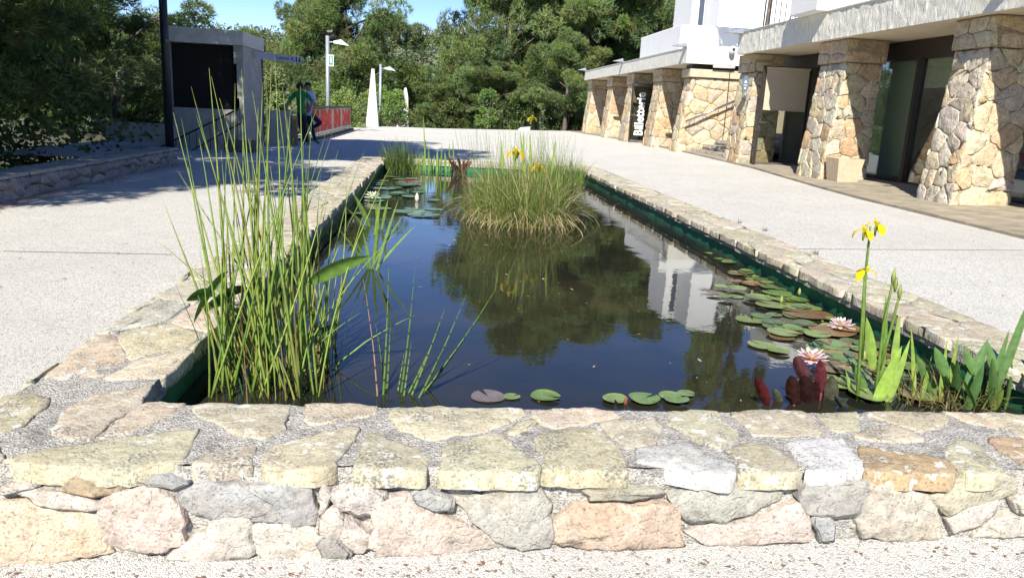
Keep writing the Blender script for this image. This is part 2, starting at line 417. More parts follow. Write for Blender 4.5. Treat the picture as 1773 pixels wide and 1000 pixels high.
def grow(poly, d):
    cx = sum(p[0] for p in poly)/len(poly); cy = sum(p[1] for p in poly)/len(poly); o = []
    for x, y in poly:
        L = math.hypot(x-cx, y-cy) or 1; o.append((x+(x-cx)/L*d, y+(y-cy)/L*d))
    return o
def put_stone(name, poly, O, U, V, parent, mat, color, **kw):
    me, c = stone_mesh(poly, O, U, V, **kw); me.shade_smooth()
    o = link(name, me, parent, mat); o.location = c
    o.color = tuple(color)+(1,); return o
def vary(c, r, a=.12):
    k = r.uniform(1-a, 1+a); return tuple(max(0, x*k*r.uniform(1-a*.35, 1+a*.35)) for x in c)
BEIGE, PALE, WHITE_S, OCHRE = (.45, .41, .285), (.48, .42, .315), (.50, .495, .455), (.42, .315, .18)
CREAM, PINK, GREY, BROWN = (.60, .54, .45), (.59, .49, .41), (.40, .395, .37), (.42, .33, .21)

# ================================================================== THE SETTING
def sstep(a, b, x): t = min(1, max(0, (x-a)/(b-a))); return t*t*(3-2*t)
def tz(x, y):
    d = max(0, -5.4-x)                        # falls away left of the low wall
    left = -.9-2.6*sstep(0, 9, d)
    far = -1.0-3.5*sstep(44, 62, y)
    z = min(-.9, left if y < 60 else -3.5, far) if True else 0
    if x > 12: z = z+sstep(12, 34, x)*5.0*(1-sstep(60, 90, y)*.6)
    ridge = 19*sstep(90, 235, y)*(1+.10*math.sin(x*.021+.6)+.05*math.sin(x*.06))
    nz = noise.noise(Vector((x*.05, y*.05, 0)))*1.2*sstep(50, 90, y)
    return z+ridge*(1-.35*sstep(250, 330, y))+nz
def terrain():
    xs = sorted(set([-220, -180, -140, -110, -90, -70, -55, -42, -32, -25]+list(range(-20, 32, 2))+[34, 40, 48, 58, 70, 90, 120, 150, 190, 240]))
    ys = sorted(set(list(range(-30, 64, 3))+list(range(64, 130, 6))+list(range(130, 360, 12))))
    mb = MB(); nx = len(xs)
    for y in ys:
        for x in xs: mb.v.append((x, y, tz(x, y)))
    for j in range(len(ys)-1):
        for i in range(nx-1):
            a = j*nx+i; mb.f.append((a, a+1, a+nx+1, a+nx)); mb.m.append(0)
    o = mb.build('terrain', M['soil'], smooth=True); o['kind'] = 'structure'
terrain()

def terrace():
    mb = MB()
    xs = [-9, -5.25, -3.9, XL-CL+.06, 0., XR+CR-.06, 6, 16]; ys = [-4, 2.07, Y1+CB-.06, 16.2, 24.5, 43.5]
    for i in range(len(xs)-1):
        for j in range(len(ys)-1):
            a, b, c, d = xs[i], xs[i+1], ys[j], ys[j+1]
            if i in (3, 4) and j == 1: continue
            if i == 0 and not (ys[j] >= 16): continue
            if i == 0 and j > 3: continue
            mb.face([(a, c, gz(a)), (b, c, gz(b)), (b, d, gz(b)), (a, d, gz(a))])
    # the far lip turns down over the slope
    for i in range(1, len(xs)-1):
        a, b = xs[i], xs[i+1]; mb.face([(a, 43.5, gz(a)), (b, 43.5, gz(b)), (b, 44.1, gz(b)-1.2), (a, 44.1, gz(a)-1.2)])
    o = mb.build('terrace', M['terrace']); o['kind'] = 'structure'
    # saw-cut joints across the slab
    jm = simple('joint_dark', (.10, .095, .085), .95)
    for (p, q) in [((0, 437), (300, 439)), ((1250, 428), (1773, 436)), ]:
        A, B = atG(*p), atG(*q); j = MB(); w = .006
        yy = (A.y+B.y)/2
        A = Vector((A.x, yy, gz(A.x)+.004)); B = Vector((B.x+(6 if q[0] > 1500 else 0), yy, 0)); B.x = min(B.x, 6.4); B.z = gz(B.x)+.004
        j.face([A+Vector((0, -w, 0)), B+Vector((0, -w, 0)), B+Vector((0, w, 0)), A+Vector((0, w, 0))]); j.build('joint', jm, o)
    return o
TERR = terrace()

# paving strip in front of the building
SE = [atG(*t) for t in [(1900, 445), (1773, 414), (1712, 400), (1600, 372), (1463, 339), (1300, 291), (1190, 265), (1100, 246), (1000, 227.5)]]
def strip():
    o = empty('paving_strip', (7, 20, -.05)); o['kind'] = 'structure'
    pts = [(p.x, p.y) for p in SE]
    pts = [(max(5.9, x), y) for x, y in pts]; pts[-1] = (7.05, 42.5)
    pts.insert(0, (6.0, 5.5)); pts = sorted(pts, key=lambda t: t[1])
    def ex(y):
        for a, b in zip(pts, pts[1:]):
            if a[1] <= y <= b[1]: return a[0]+(b[0]-a[0])*(y-a[1])/(b[1]-a[1])
        return pts[0][0] if y < pts[0][1] else pts[-1][0]
    r = random.Random(3); y = 5.6
    while y < 42.4:
        L = r.uniform(.9, 1.7); y2 = min(y+L, 42.5); a, b = ex(y), ex(y2)
        poly = [(a, y), (8.6, y), (8.6, y2-.006), (b, y2-.006)]
        m = MB(); h = .035+r.uniform(0, .008)
        m.hexa([(p[0], p[1], gz(p[0])-.05) for p in poly]+[(p[0], p[1], gz(p[0])+h) for p in poly])
        m.build('slab', M['strip'], o); y = y2
    return o
strip()

# pond: water, floor, painted sides
def pond_basin():
    mb = MB(); t = .06
    xl, xr, y0, y1 = XL-.03, XR+.03, Y0-.03, Y1+.03
    b = -.75
    mb.box((xl-t, y0-t, b), (xl, y1+t, -.075)); mb.box((xr, y0-t, b), (xr+t, y1+t, -.075))
    mb.box((xl, y0-t, b), (xr, y0, -.075)); mb.box((xl, y1, b), (xr, y1+t, -.075)); mb.box((xl-t, y0-t, b-.05), (xr+t, y1+t, b-.002))
    o = mb.build('pond_basin', M['liner']); o['kind'] = 'structure'
    w = MB(); w.face([(xl+.002, y0+.002, WATER), (xr-.002, y0+.002, WATER), (xr-.002, y1-.002, WATER), (xl+.002, y1-.002, WATER)])
    o = w.build('pond_water', M['water']); o['kind'] = 'structure'
pond_basin()

# ================================================================== POND WALL (mortar core, coping stones, wall stones)
PWALL = empty('pond_wall', (.77, 2.04, gz(.77)), 'low rubble stone wall with flat coping stones enclosing the rectangular pond', 'wall')
def grid_sheet(mb, A, U, V, nu, nv, amp, freq, N):
    base = len(mb.v)
    for j in range(nv+1):
        for i in range(nu+1):
            p = A+U*(i/nu)+V*(j/nv)
            k = noise.noise(p*freq)*amp+noise.noise(p*freq*3.3)*amp*.6
            mb.v.append(tuple(p+N*k))
    for j in range(nv):
        for i in range(nu):
            a = base+j*(nu+1)+i; mb.f.append((a, a+1, a+nu+2, a+nu+1)); mb.m.append(0)
def mortar():
    mb = MB(); Z = Vector((0, 0, 1)); zt = -.006; s = .02
    x0, x1 = XL-CL+s, XR+CR-s; yf, yb = Y0-CF+.04, Y1+CB-s
    # top sheets
    grid_sheet(mb, Vector((x0, yf, zt)), Vector((x1-x0, 0, 0)), Vector((0, Y0-.012-yf, 0)), 220, 26, .006, 14, Z)
    grid_sheet(mb, Vector((x0, Y0-.012, zt)), Vector((XL-x0-.01, 0, 0)), Vector((0, Y1-Y0+.02, 0)), 14, 260, .006, 14, Z)
    grid_sheet(mb, Vector((XR+.01, Y0-.012, zt)), Vector((x1-XR-.01, 0, 0)), Vector((0, Y1-Y0+.02, 0)), 14, 260, .006, 14, Z)
    grid_sheet(mb, Vector((x0, Y1+.008, zt)), Vector((x1-x0, 0, 0)), Vector((0, yb-Y1-.008, 0)), 60, 10, .006, 14, Z)
    # outer faces
    zb = -.42
    grid_sheet(mb, Vector((x0, yf, zb)), Vector((x1-x0, 0, 0)), Vector((0, 0, zt-zb)), 300, 30, .018, 9, Vector((0, -1, 0)))
    grid_sheet(mb, Vector((x0, yb, zb)), Vector((0, yf-yb, 0)), Vector((0, 0, zt-zb)), 120, 6, .01, 9, Vector((-1, 0, 0)))
    grid_sheet(mb, Vector((x1, yf, zb)), Vector((0, yb-yf, 0)), Vector((0, 0, zt-zb)), 120, 6, .01, 9, Vector((1, 0, 0)))
    grid_sheet(mb, Vector((x1, yb, zb)), Vector((x0-x1, 0, 0)), Vector((0, 0, zt-zb)), 60, 6, .01, 9, Vector((0, 1, 0)))
    # inner faces, down to the painted side
    zi = -.085; k = .012
    grid_sheet(mb, Vector((XL-.01, Y0, zi)), Vector((0, Y1-Y0, 0)), Vector((0, 0, zt-zi)), 420, 5, k, 17, Vector((1, 0, 0)))
    grid_sheet(mb, Vector((XR+.01, Y1, zi)), Vector((0, Y0-Y1, 0)), Vector((0, 0, zt-zi)), 420, 5, k, 17, Vector((-1, 0, 0)))
    grid_sheet(mb, Vector((XR, Y0-.012, zi)), Vector((XL-XR, 0, 0)), Vector((0, 0, zt-zi)), 120, 4, k, 17, Vector((0, 1, 0)))
    grid_sheet(mb, Vector((XL, Y1+.01, zi)), Vector((XR-XL, 0, 0)), Vector((0, 0, zt-zi)), 120, 4, k, 17, Vector((0, -1, 0)))
    mb.build('mortar', M['mortar'], PWALL, smooth=True)
mortar()
A_ = lambda l: [(x*.34, 660+y*.34) for x, y in l]
B_ = lambda l: [(560+x*.34, 660+y*.34) for x, y in l]
C_ = lambda l: [(1160+x*.3457, 660+y*.3457) for x, y in l]
COP = [
 (A_([(20,395),(250,335),(600,290),(850,250),(1005,240),(960,330),(920,412),(640,437),(300,428),(120,420)]), BEIGE),
 (A_([(270,240),(340,140),(470,70),(620,40),(780,5),(708,115),(560,205),(480,285),(360,290)]), PALE),
 (A_([(718,122),(745,105),(935,105),(880,165),(690,245),(505,282),(580,212)]), PALE),
 (A_([(-60,75),(150,60),(260,75),(230,130),(120,215),(0,265),(-100,290)]), BEIGE),
 (A_([(-240,330),(-20,290),(10,390),(-60,425),(-300,415)]), BEIGE),
 (A_([(970,118),(1100,103),(1480,117),(1440,240),(1330,285),(1200,265),(1150,225),(1020,165)]), PALE),
 (A_([(985,405),(1060,365),(1240,320),(1300,330),(1280,410),(1130,418),(990,415)]), PALE),
 (A_([(1350,415),(1345,360),(1400,320),(1560,285),(1700,245),(1830,235),(1800,300),(1730,370),(1710,425),(1600,445),(1380,438)]), BEIGE),
 (B_([(-80,118),(0,112),(180,110),(275,127),(260,165),(100,195),(-60,215),(-90,200)]), PALE),
 (B_([(355,134),(560,127),(820,130),(1020,134),(1030,160),(900,220),(830,245),(600,285),(540,290),(440,255),(380,225),(345,180)]), BEIGE),
 (B_([(165,415),(215,290),(240,250),(330,290),(480,340),(530,375),(520,450),(340,445),(170,440)]), BEIGE),
 (B_([(600,440),(610,340),(640,310),(760,280),(840,255),(920,270),(960,320),(1050,375),(1105,430),(1080,460),(760,457),(600,450)]), BEIGE),
 (B_([(1060,148),(1180,134),(1340,132),(1480,153),(1490,180),(1400,195),(1330,210),(1210,235),(1120,215),(1075,175)]), PALE),
 (B_([(935,250),(980,210),(1060,192),(1090,205),(1040,235),(960,265)]), BEIGE),
 (B_([(1080,290),(1120,255),(1280,240),(1410,235),(1440,290),(1490,330),(1545,400),(1540,450),(1300,450),(1120,440),(1130,380),(1085,330)]), BEIGE),
 (B_([(1405,210),(1520,195),(1690,190),(1720,240),(1745,290),(1640,320),(1540,333),(1500,300),(1450,250)]), PALE),
 (C_([(-170,330),(-60,318),(60,305),(110,310),(190,365),(320,400),(325,450),(290,468),(180,455),(50,435),(-150,400)]), WHITE_S),
 (C_([(0,152),(110,138),(235,148),(270,200),(345,250),(300,300),(240,325),(150,295),(60,235),(0,215)]), BEIGE),
 (C_([(310,158),(430,141),(660,145),(700,170),(760,245),(730,265),(600,265),(430,265),(380,220)]), BEIGE),
 (C_([(285,345),(400,300),(500,310),(570,360),(630,410),(650,450),(510,455),(370,452),(350,390)]), BEIGE),
 (C_([(595,310),(680,285),(860,280),(900,340),(970,400),(970,430),(830,455),(700,445),(690,410),(640,380),(600,340)]), WHITE_S),
 (C_([(740,168),(830,153),(930,153),(950,235),(850,245),(800,235)]), BEIGE),
 (C_([(975,154),(1130,144),(1370,153),(1385,190),(1340,225),(1250,240),(1100,200),(1010,170)]), BEIGE),
 (C_([(920,270),(1010,225),(1110,210),(1200,245),(1280,285),(1200,300),(1000,290)]), PALE),
 (C_([(950,320),(1050,330),(1240,360),(1390,395),(1425,430),(1400,465),(1200,458),(980,448),(960,380)]), OCHRE),
 (C_([(1400,320),(1440,292),(1530,300),(1590,360),(1665,430),(1640,455),(1500,460),(1400,400),(1385,350)]), BEIGE),
 (C_([(1370,154),(1510,154),(1640,215),(1640,235),(1500,200)]), PALE),
 (C_([(1525,158),(1640,151),(1773,163),(1900,172),(1900,290),(1773,275),(1650,215)]), BEIGE),
 (C_([(1600,280),(1773,285),(1950,300),(1950,440),(1800,435),(1740,390),(1640,330)]), OCHRE)]
rs = random.Random(11)
for i, (pl, c) in enumerate(COP):
    poly = [(p.x, p.y) for p in (atZ(x, y, 0) for x, y in pl)]
    put_stone('coping_stone', [(max(x, XL-CL-.01), min(y, Y0+.012) if x > XL+.02 else y) for x, y in grow(poly, .007)], (0, 0, 0), (1, 0, 0), (0, 1, 0), PWALL, M['coping'], vary(c, rs, .08), thick=.055, bevel=.006, bulge=.002, seg=.024, jit=.0034, amp=.0045, rings=(.8, .6, .4, .2), seed=i, chaikin=0, star=True)
def coping_strip(dom, U, cw, ch, seed, inner=None, seg=.07):
    r = random.Random(seed)
    for i, q in enumerate(rubble(dom, cw, ch, .010, r, .33)):
        c = r.choice([BEIGE, BEIGE, PALE, BEIGE, (.52, .44, .33), (.46, .43, .35)])
        put_stone('coping_stone', q, (0, 0, r.uniform(-.003, .004)), (1, 0, 0), (0, 1, 0), PWALL, M['coping'], vary(c, r, .12), thick=.05, bevel=.007, bulge=.002, seg=seg, jit=.007, amp=.005, rings=(.5,), seed=seed*100+i)
aL = atZ(0, 690, 0)
coping_strip([(XL-CL-.01, 2.64), (XL+.012, 2.73), (XL+.012, Y1), (XL-CL-.01, Y1)], 0, .24, .40, 21)
coping_strip([(XR-.012, Y0+.02), (XR+CR+.01, Y0+.02), (XR+CR+.01, Y1), (XR-.012, Y1)], 0, .25, .42, 22)
coping_strip([(XL-CL-.01, Y1+.01), (XR+CR+.01, Y1+.01), (XR+CR+.01, Y1+CB+.01), (XL-CL-.01, Y1+CB+.01)], 0, .45, .22, 23)
coping_strip([(2.16, Y0-CF-.01), (XR+CR+.01, Y0-CF-.01), (XR+CR+.01, Y0+.0), (2.16, Y0+.0)], 0, .3, .24, 24)
WAL = [
 (A_([(-60,640),(80,630),(260,665),(480,700),(500,760),(490,830),(560,880),(430,890),(200,935),(0,955),(-80,960)]), (.62,.50,.36)),
 (A_([(-20,560),(120,530),(170,545),(130,560),(20,572)]), CREAM),
 (A_([(310,510),(480,515),(630,510),(610,570),(560,580),(450,578),(330,565)]), BROWN),
 (A_([(60,560),(250,570),(420,595),(500,625),(490,650),(380,650),(220,630),(100,590)]), CREAM),
 (A_([(510,640),(560,590),(760,550),(870,620),(920,720),(900,770),(930,820),(830,865),(700,860),(560,840),(500,740)]), (.60,.50,.43)),
 (A_([(890,610),(940,550),(1080,535),(1250,560),(1400,535),(1560,545),(1570,620),(1600,660),(1590,730),(1480,740),(1330,710),(1060,705),(960,680)]), GREY),
 (A_([(730,520),(820,500),(940,520),(870,545),(770,540)]), GREY),
 (A_([(860,900),(960,830),(1070,745),(1130,720),(1265,715),(1275,870),(1250,900),(1080,915)]), CREAM),
 (A_([(1305,740),(1420,735),(1560,750),(1640,800),(1670,850),(1660,900),(1500,915),(1340,905),(1300,860)]), CREAM),
 (A_([(1630,560),(1650,545),(1672,590),(1650,670),(1625,680)]), CREAM),
 (B_([(50,600),(90,560),(230,545),(315,590),(270,670),(180,680),(110,650)]), (.56,.52,.45)),
 (B_([(-10,670),(70,670),(160,750),(235,790),(190,870),(130,860),(60,800),(-20,780)]), CREAM),
 (B_([(0,795),(60,808),(125,872),(110,900),(0,900),(-20,830)]), GREY),
 (B_([(245,850),(270,750),(260,680),(330,610),(460,605),(530,660),(660,730),(850,800),(930,855),(700,880),(500,890),(300,890)]), PINK),
 (B_([(455,580),(520,550),(560,590),(660,610),(640,655),(560,645),(490,620)]), GREY),
 (B_([(680,610),(800,600),(900,570),(1010,560),(1100,570),(1140,640),(1160,800),(1140,840),(1000,850),(880,800),(780,720)]), (.47,.45,.39)),
 (B_([(1170,830),(1210,720),(1300,650),(1430,640),(1560,660),(1700,640),(1800,640),(1800,760),(1825,830),(1600,850),(1300,850)]), (.56,.42,.31)),
 (B_([(1340,560),(1500,550),(1720,560),(1730,580),(1560,600),(1380,605)]), (.44,.41,.32)),
 (C_([(20,590),(130,545),(300,555),(500,545),(560,560),(550,600),(420,660),(280,700),(130,712),(50,650)]), (.45,.43,.36)),
 (C_([(100,770),(250,725),(440,720),(560,640),(640,612),(680,650),(705,760),(690,800),(400,815),(170,822)]), (.60,.52,.43)),
 (C_([(660,580),(700,530),(850,520),(1010,505),(1025,530),(1000,590),(950,660),(830,670),(700,655)]), (.44,.42,.38)),
 (C_([(725,690),(800,675),(825,730),(810,790),(760,795)]), GREY),
 (C_([(955,690),(1000,600),(1030,540),(1100,510),(1170,560),(1310,580),(1340,680),(1360,780),(1200,800),(980,780)]), (.56,.50,.40)),
 (C_([(1320,570),(1450,520),(1640,480),(1730,500),(1750,580),(1650,600),(1500,650),(1430,680),(1350,620)]), (.54,.48,.36)),
 (C_([(1400,690),(1520,650),(1650,610),(1640,660),(1560,720),(1440,745)]), CREAM),
 (C_([(1540,790),(1600,720),(1700,690),(1800,690),(1850,780)]), CREAM),
 (C_([(1740,600),(1850,560),(1900,600),(1880,680),(1760,660)]), CREAM)]
YW = Y0-CF+.008
for i, (pl, c) in enumerate(WAL):
    poly = [(p.x, p.z) for p in (atY(x, y, YW) for x, y in pl)]
    put_stone('wall_stone', grow(poly, .013), (0, YW, 0), (1, 0, 0), (0, 0, 1), PWALL, M['wallstone'], vary(tuple(k*.76 for k in c), rs, .06), thick=.06, bevel=.006, bulge=.004, seg=.018, jit=.0028, amp=.008, rings=(.86, .72, .57, .42, .27, .13), seed=300+i, freq=9, chaikin=0, facet=.10, star=True)
for k, (x0, x1) in enumerate(((XL-CL+.02, -1.22), (1.98, XR+CR-.02))):
    for i, q in enumerate(rubble([(x0, gz(x0)-.02), (x1, gz(x1)-.02), (x1, -.06), (x0, -.06)], .26, .13, .02, rs)):
        put_stone('wall_stone', q, (0, YW, 0), (1, 0, 0), (0, 0, 1), PWALL, M['wallstone'], vary(rs.choice([CREAM, PINK, GREY]), rs, .1), thick=.05, bevel=.014, bulge=.01, seg=.06, jit=.005, amp=.01, rings=(.5,), seed=400+i+50*k)
for k, (O, U, L) in enumerate((((XL-CL+.012, Y1+CB, 0), (0, -1, 0), Y1+CB-Y0+CF-.05), ((XR+CR-.012, Y0-CF+.05, 0), (0, 1, 0), Y1+CB-Y0+CF-.05))):
    for i, q in enumerate(rubble([(.02, -.36), (L, -.36), (L, -.06), (.02, -.06)], .42, .16, .02, rs)):
        put_stone('wall_stone', q, O, U, (0, 0, 1), PWALL, M['wallstone'], vary(rs.choice([CREAM, PINK, GREY]), rs, .1), thick=.05, bevel=.014, bulge=.008, seg=.12, jit=.006, amp=.01, rings=(.5,), seed=500+i+90*k)
# ================================================================== BUILDING ON THE RIGHT
XF = 7.3                                   # face of the fascia
BLD = empty('stone_building', (9, 20, 0), 'long low building with battered rubble pillars under a rough concrete fascia', 'building')
OR1, OR2, OR3, OR4 = (.56, .42, .25), (.55, .45, .30), (.58, .49, .34), (.52, .37, .22)
def pillar(Yn, T, xb=7.28, xt=7.52, xr=8.22, ztop=2.14, cell=(.36, .28), seed=1, seg=.1, capx=.06, grey=.3):
    r = random.Random(seed); zb = gz(xb)
    Yf = Yn+T
    m = MB(); e = .02
    m.hexa([(xb+e, Yn+e, zb-.1), (xr, Yn+e, zb-.1), (xr, Yf-e, zb-.1), (xb+e, Yf-e, zb-.1), (xt+e, Yn+e, ztop), (xr, Yn+e, ztop), (xr, Yf-e, ztop), (xt+e, Yf-e, ztop)])
    core = m.build('pillar', M['mortar_warm'], BLD)
    # camera-facing side
    dom = [(xb, zb), (xr, zb), (xr, ztop), (xt, ztop)]
    cols = [OR1, OR2, OR3, OR2, OR4, OR3, (.50, .45, .36)]
    def st(q, O, U, V, c, **k):
        put_stone('stone', q, O, U, V, core, M['pillarstone'], c, thick=.07, bevel=.010, bulge=.006, seg=seg, jit=.009, amp=.014, rings=(.75, .4), freq=5, facet=.07, **k)
    for i, q in enumerate(rubble(dom, cell[0], cell[1], .006, r, .4)):
        st(q, (0, Yn-.008, 0), (1, 0, 0), (0, 0, 1), vary(r.choice(cols), r, .12), seed=seed*1000+i)
    # sloping front, towards the pond
    S = Vector((xt-xb, 0, ztop-zb)); L = S.length; S.normalize()
    for i, q in enumerate(rubble([(-Yf, 0), (-Yn, 0), (-Yn, L), (-Yf, L)], cell[0]*.95, cell[1], .006, r, .4)):
        c = r.choice(cols+[(.58, .52, .40)]*int(grey*6))
        st(q, Vector((xb-.008, 0, zb)), (0, -1, 0), S, vary(c, r, .12), seed=seed*1000+300+i)
    # cap of squared blocks
    cap = MB(); cap.box((xt-capx+.012, Yn-.028, ztop+.004), (xr+.05, Yf+.028, 2.566)); co = cap.build('pillar_cap', M['mortar_warm'], BLD)
    for i, q in enumerate(rubble([(xt-capx, ztop+.005), (xr+.05, ztop+.005), (xr+.05, 2.56), (xt-capx, 2.56)], .5, .22, .014, r, .2)):
        put_stone('cap_stone', q, (0, Yn-.03, 0), (1, 0, 0), (0, 0, 1), co, M['pillarstone'], vary(r.choice([OR2, OR1, (.42, .33, .22)]), r, .1), thick=.05, bevel=.012, bulge=.004, seg=.15, jit=.004, amp=.008, rings=(.5,), seed=seed*1000+600+i, freq=4)
    for i, q in enumerate(rubble([(-Yf-.03, ztop+.005), (-Yn+.03, ztop+.005), (-Yn+.03, 2.56), (-Yf-.03, 2.56)], .5, .22, .014, r, .2)):
        put_stone('cap_stone', q, (xt-capx, 0, 0), (0, -1, 0), (0, 0, 1), co, M['pillarstone'], vary(r.choice([OR2, OR1, OR3]), r, .1), thick=.05, bevel=.012, bulge=.004, seg=.15, jit=.004, amp=.008, rings=(.5,), seed=seed*1000+700+i, freq=4)
    return core
pillar(10.5, .8, cell=(.34, .27), seed=1, grey=.9, seg=.07)
pillar(14.45, 1.05, cell=(.34, .27), seed=2, grey=.9, seg=.08)
pillar(18.8, 1.0, xb=7.30, cell=(.4, .3), seed=3, grey=.2)
pillar(26.9, 1.1, cell=(.46, .34), seed=5, grey=.0, seg=.16)
pillar(30.9, 1.1, cell=(.46, .36), seed=6, grey=.0, seg=.16)
pillar(34.8, 1.1, cell=(.5, .38), seed=7, grey=.0, seg=.2)
pillar(39.6, 1.1, cell=(.55, .42), seed=8, grey=.0, seg=.2)
# end wall of the far wing, beside the steps
def endwall():
    Yn = 24.0; r = random.Random(44); xb, xt, xr, zt = 7.30, 7.62, 12.5, 2.2; zb = -.08
    m = MB(); m.hexa([(xb+.02, Yn+.02, zb-.1), (xr, Yn+.02, zb-.1), (xr, Yn+.7, zb-.1), (xb+.02, Yn+.7, zb-.1), (xt+.02, Yn+.02, zt), (xr, Yn+.02, zt), (xr, Yn+.7, zt), (xt+.02, Yn+.7, zt)])
    w = m.build('end_wall', M['mortar_warm'], BLD)
    for i, q in enumerate(rubble([(xb, zb), (10.2, zb), (10.2, zt), (xt, zt)], .46, .36, .006, r, .42)):
        put_stone('stone', q, (0, Yn-.006, 0), (1, 0, 0), (0, 0, 1), w, M['pillarstone'], vary(r.choice([OR1, OR2, OR3, OR3, OR2, (.47, .42, .33)]), r, .1), thick=.07, bevel=.02, bulge=.014, seg=.14, jit=.007, amp=.018, rings=(.55,), seed=4400+i, freq=4)
    S = Vector((xt-xb, 0, zt-zb)).normalized()
    for i, q in enumerate(rubble([(-Yn-.7, 0), (-Yn, 0), (-Yn, 2.28), (-Yn-.7, 2.28)], .4, .36, .006, r, .4)):
        put_stone('stone', q, (xb-.008, 0, zb), (0, -1, 0), S, w, M['pillarstone'], vary(r.choice([OR1, OR2, OR3]), r, .1), thick=.07, bevel=.02, bulge=.014, seg=.16, jit=.007, amp=.018, rings=(.55,), seed=4500+i, freq=4)
    b = MB(); b.box((xt-.12, Yn-.10, zt+.003), (xr, Yn+.72, zt+.24)); b.build('lintel_beam', simple('warm_stone_beam', (.52, .42, .29), .9, 0, .2, 6, .01), BLD, bevel=.012)
    b = MB(); b.box((xt, Yn+.06, zt+.242), (xr, Yn+.7, 2.566)); b.build('beam_recess', M['frame'], BLD)
endwall()
# roofs with rough fascia
def fascia(name, y0, y1, z0, z1, mat, amp, nu, end=True):
    m = MB(); Nx = Vector((-1, 0, 0))
    grid_sheet(m, Vector((XF, y1, z0)), Vector((0, y0-y1, 0)), Vector((0, 0, z1-z0)), nu, 10, amp, 7, Nx)
    f = m.build(name, mat, BLD, smooth=True)
    s = MB(); s.box((XF+.03, y0+.01, z0+.004), (14.5, y1-.01, z1-.012)); s.build('roof_slab', M['soffit'], BLD)
    t = MB(); t.box((XF-.02, y0+.01, z1-.010), (14.5, y1-.01, z1+.012)); t.build('roof_edge', M['concrete_pale'], BLD)
    return f
fascia('fascia', 5.2, 19.6, 2.57, 3.1, M['plaster'], .014, 420)
m = MB(); m.box((XF+.01, 5.19, 2.585), (14.5, 5.2, 3.085)); m.box((XF+.01, 19.6, 2.585), (14.5, 19.61, 3.085)); m.build('fascia_end', M['plaster'], BLD)
M['fascia_far'] = simple('pale_render', (.72, .70, .60), .9, 0, .15, 3, .012)
fascia('fascia', 23.75, 40.9, 2.585, 3.03, M['fascia_far'], .008, 200)
m = MB(); grid_sheet(m, Vector((XF, 23.75, 2.585)), Vector((5.5, 0, 0)), Vector((0, 0, .53)), 60, 6, .006, 5, Vector((0, -1, 0))); m.build('fascia_end', M['fascia_far'], BLD, smooth=True)
m = MB(); m.box((XF, 23.762, 3.045), (12.8, 24.3, 3.12)); m.build('parapet', M['fascia_far'], BLD)

# glazing, frames and rooms behind the pillars
def glazing(y0, y1, posts, zt=2.24, door_gap=None):
    x = 8.62; fr = MB()
    fr.box((x-.06, y0, zt), (x+.06, y1, 2.566)); l = fr.build('lintel', M['frame'], BLD)
    s = MB(); s.box((x-.05, y0, -.06), (x+.05, y1, .03)); s.build('sill', M['frame'], BLD)
    ys = [y0]+posts+[y1]
    for p in posts:
        q = MB(); q.box((x-.07, p-.05, .032), (x+.07, p+.05, zt-.002)); q.build('window_post', M['frame'], BLD)
    for a, b in zip(ys, ys[1:]):
        if door_gap and a <= door_gap <= b: continue
        g = MB(); g.box((x-.006, a+.051, .032), (x+.006, b-.051, zt-.002)); g.build('pane', M['glass'], BLD)
glazing(6.2, 19.5, [8.3, 10.6, 12.62, 13.85, 15.6, 17.0], door_gap=17.5)
glazing(24.72, 40.8, [25.9, 28.0, 29.9, 32.0, 33.4, 35.9, 37.7, 39.7], door_gap=29.0)
def rooms():
    for (a, b) in ((5.3, 19.55), (24.72, 40.8)):
        m = MB(); m.box((12.2, a, -.1), (12.4, b, 2.57)); m.build('room_wall', M['room'], BLD)
        m = MB(); m.box((8.70, a, -.1), (12.4, a+.1, 2.57)); m.build('room_wall', M['room'], BLD)
        m = MB(); m.box((8.70, b-.1, -.1), (12.4, b, 2.57)); m.build('room_wall', M['room'], BLD)
        m = MB(); m.box((8.70, a, -.11), (12.2, b, -.02)); m.build('room_floor', simple('floor_tiles', (.34, .30, .25), .5, 0, .2, 2), BLD)
rooms()
# roller blinds just inside the near windows
m = MB(); m.box((8.68, 12.7, 1.72), (8.70, 13.78, 2.22)); m.build('roller_blind', M['blind_green'], BLD)
m = MB(); m.box((8.68, 13.92, .1), (8.70, 15.5, 2.22)); m.build('roller_blind', M['blind_green'], BLD)
m = MB()
for k in range(9):
    y = 12.72+k*.035; m.box((8.74, y, .1), (8.78+.02*(k % 2), y+.03, 1.75))
m.build('curtain', simple('curtain_grey', (.30, .31, .27), .8), BLD)
# open glass doors standing square to the front
def glass_door(Y, x0, x1, z0, z1, blind=None, text=None):
    D = empty('glass_door', ((x0+x1)/2, Y, z0)); D.parent = BLD; D.matrix_parent_inverse = parent_inv(BLD)
    w = .055
    f = MB()
    f.box((x0, Y-.025, z0), (x0+w, Y+.025, z1)); f.box((x1-w, Y-.025, z0), (x1, Y+.025, z1)); f.box((x0+w+.001, Y-.025, z1-w), (x1-w-.001, Y+.025, z1))
    f.build('door_frame', M['frame'], D)
    b = MB(); b.box((x0+w+.001, Y-.028, z0), (x1-w-.001, Y+.028, z0+.075)); b.build('bottom_rail', M['steel'], D)
    g = MB(); g.box((x0+w, Y-.005, z0+.076), (x1-w, Y+.005, z1-w-.001)); g.build('pane', M['glass_dark'] if text else M['glass'], D)
    h = MB(); h.tube([(x0+w*.5, Y-.03, z0+1.0), (x0+w*.5, Y-.07, z0+1.0), (x0+.22, Y-.07, z0+1.0)], .011, 6); h.box((x0+.012, Y-.034, z0+.82), (x0+.042, Y-.026, z0+.93)); h.build('handle', M['steel'], D)
    return D
D1 = glass_door(18.1, 7.42, 8.60, -.03, 2.25)
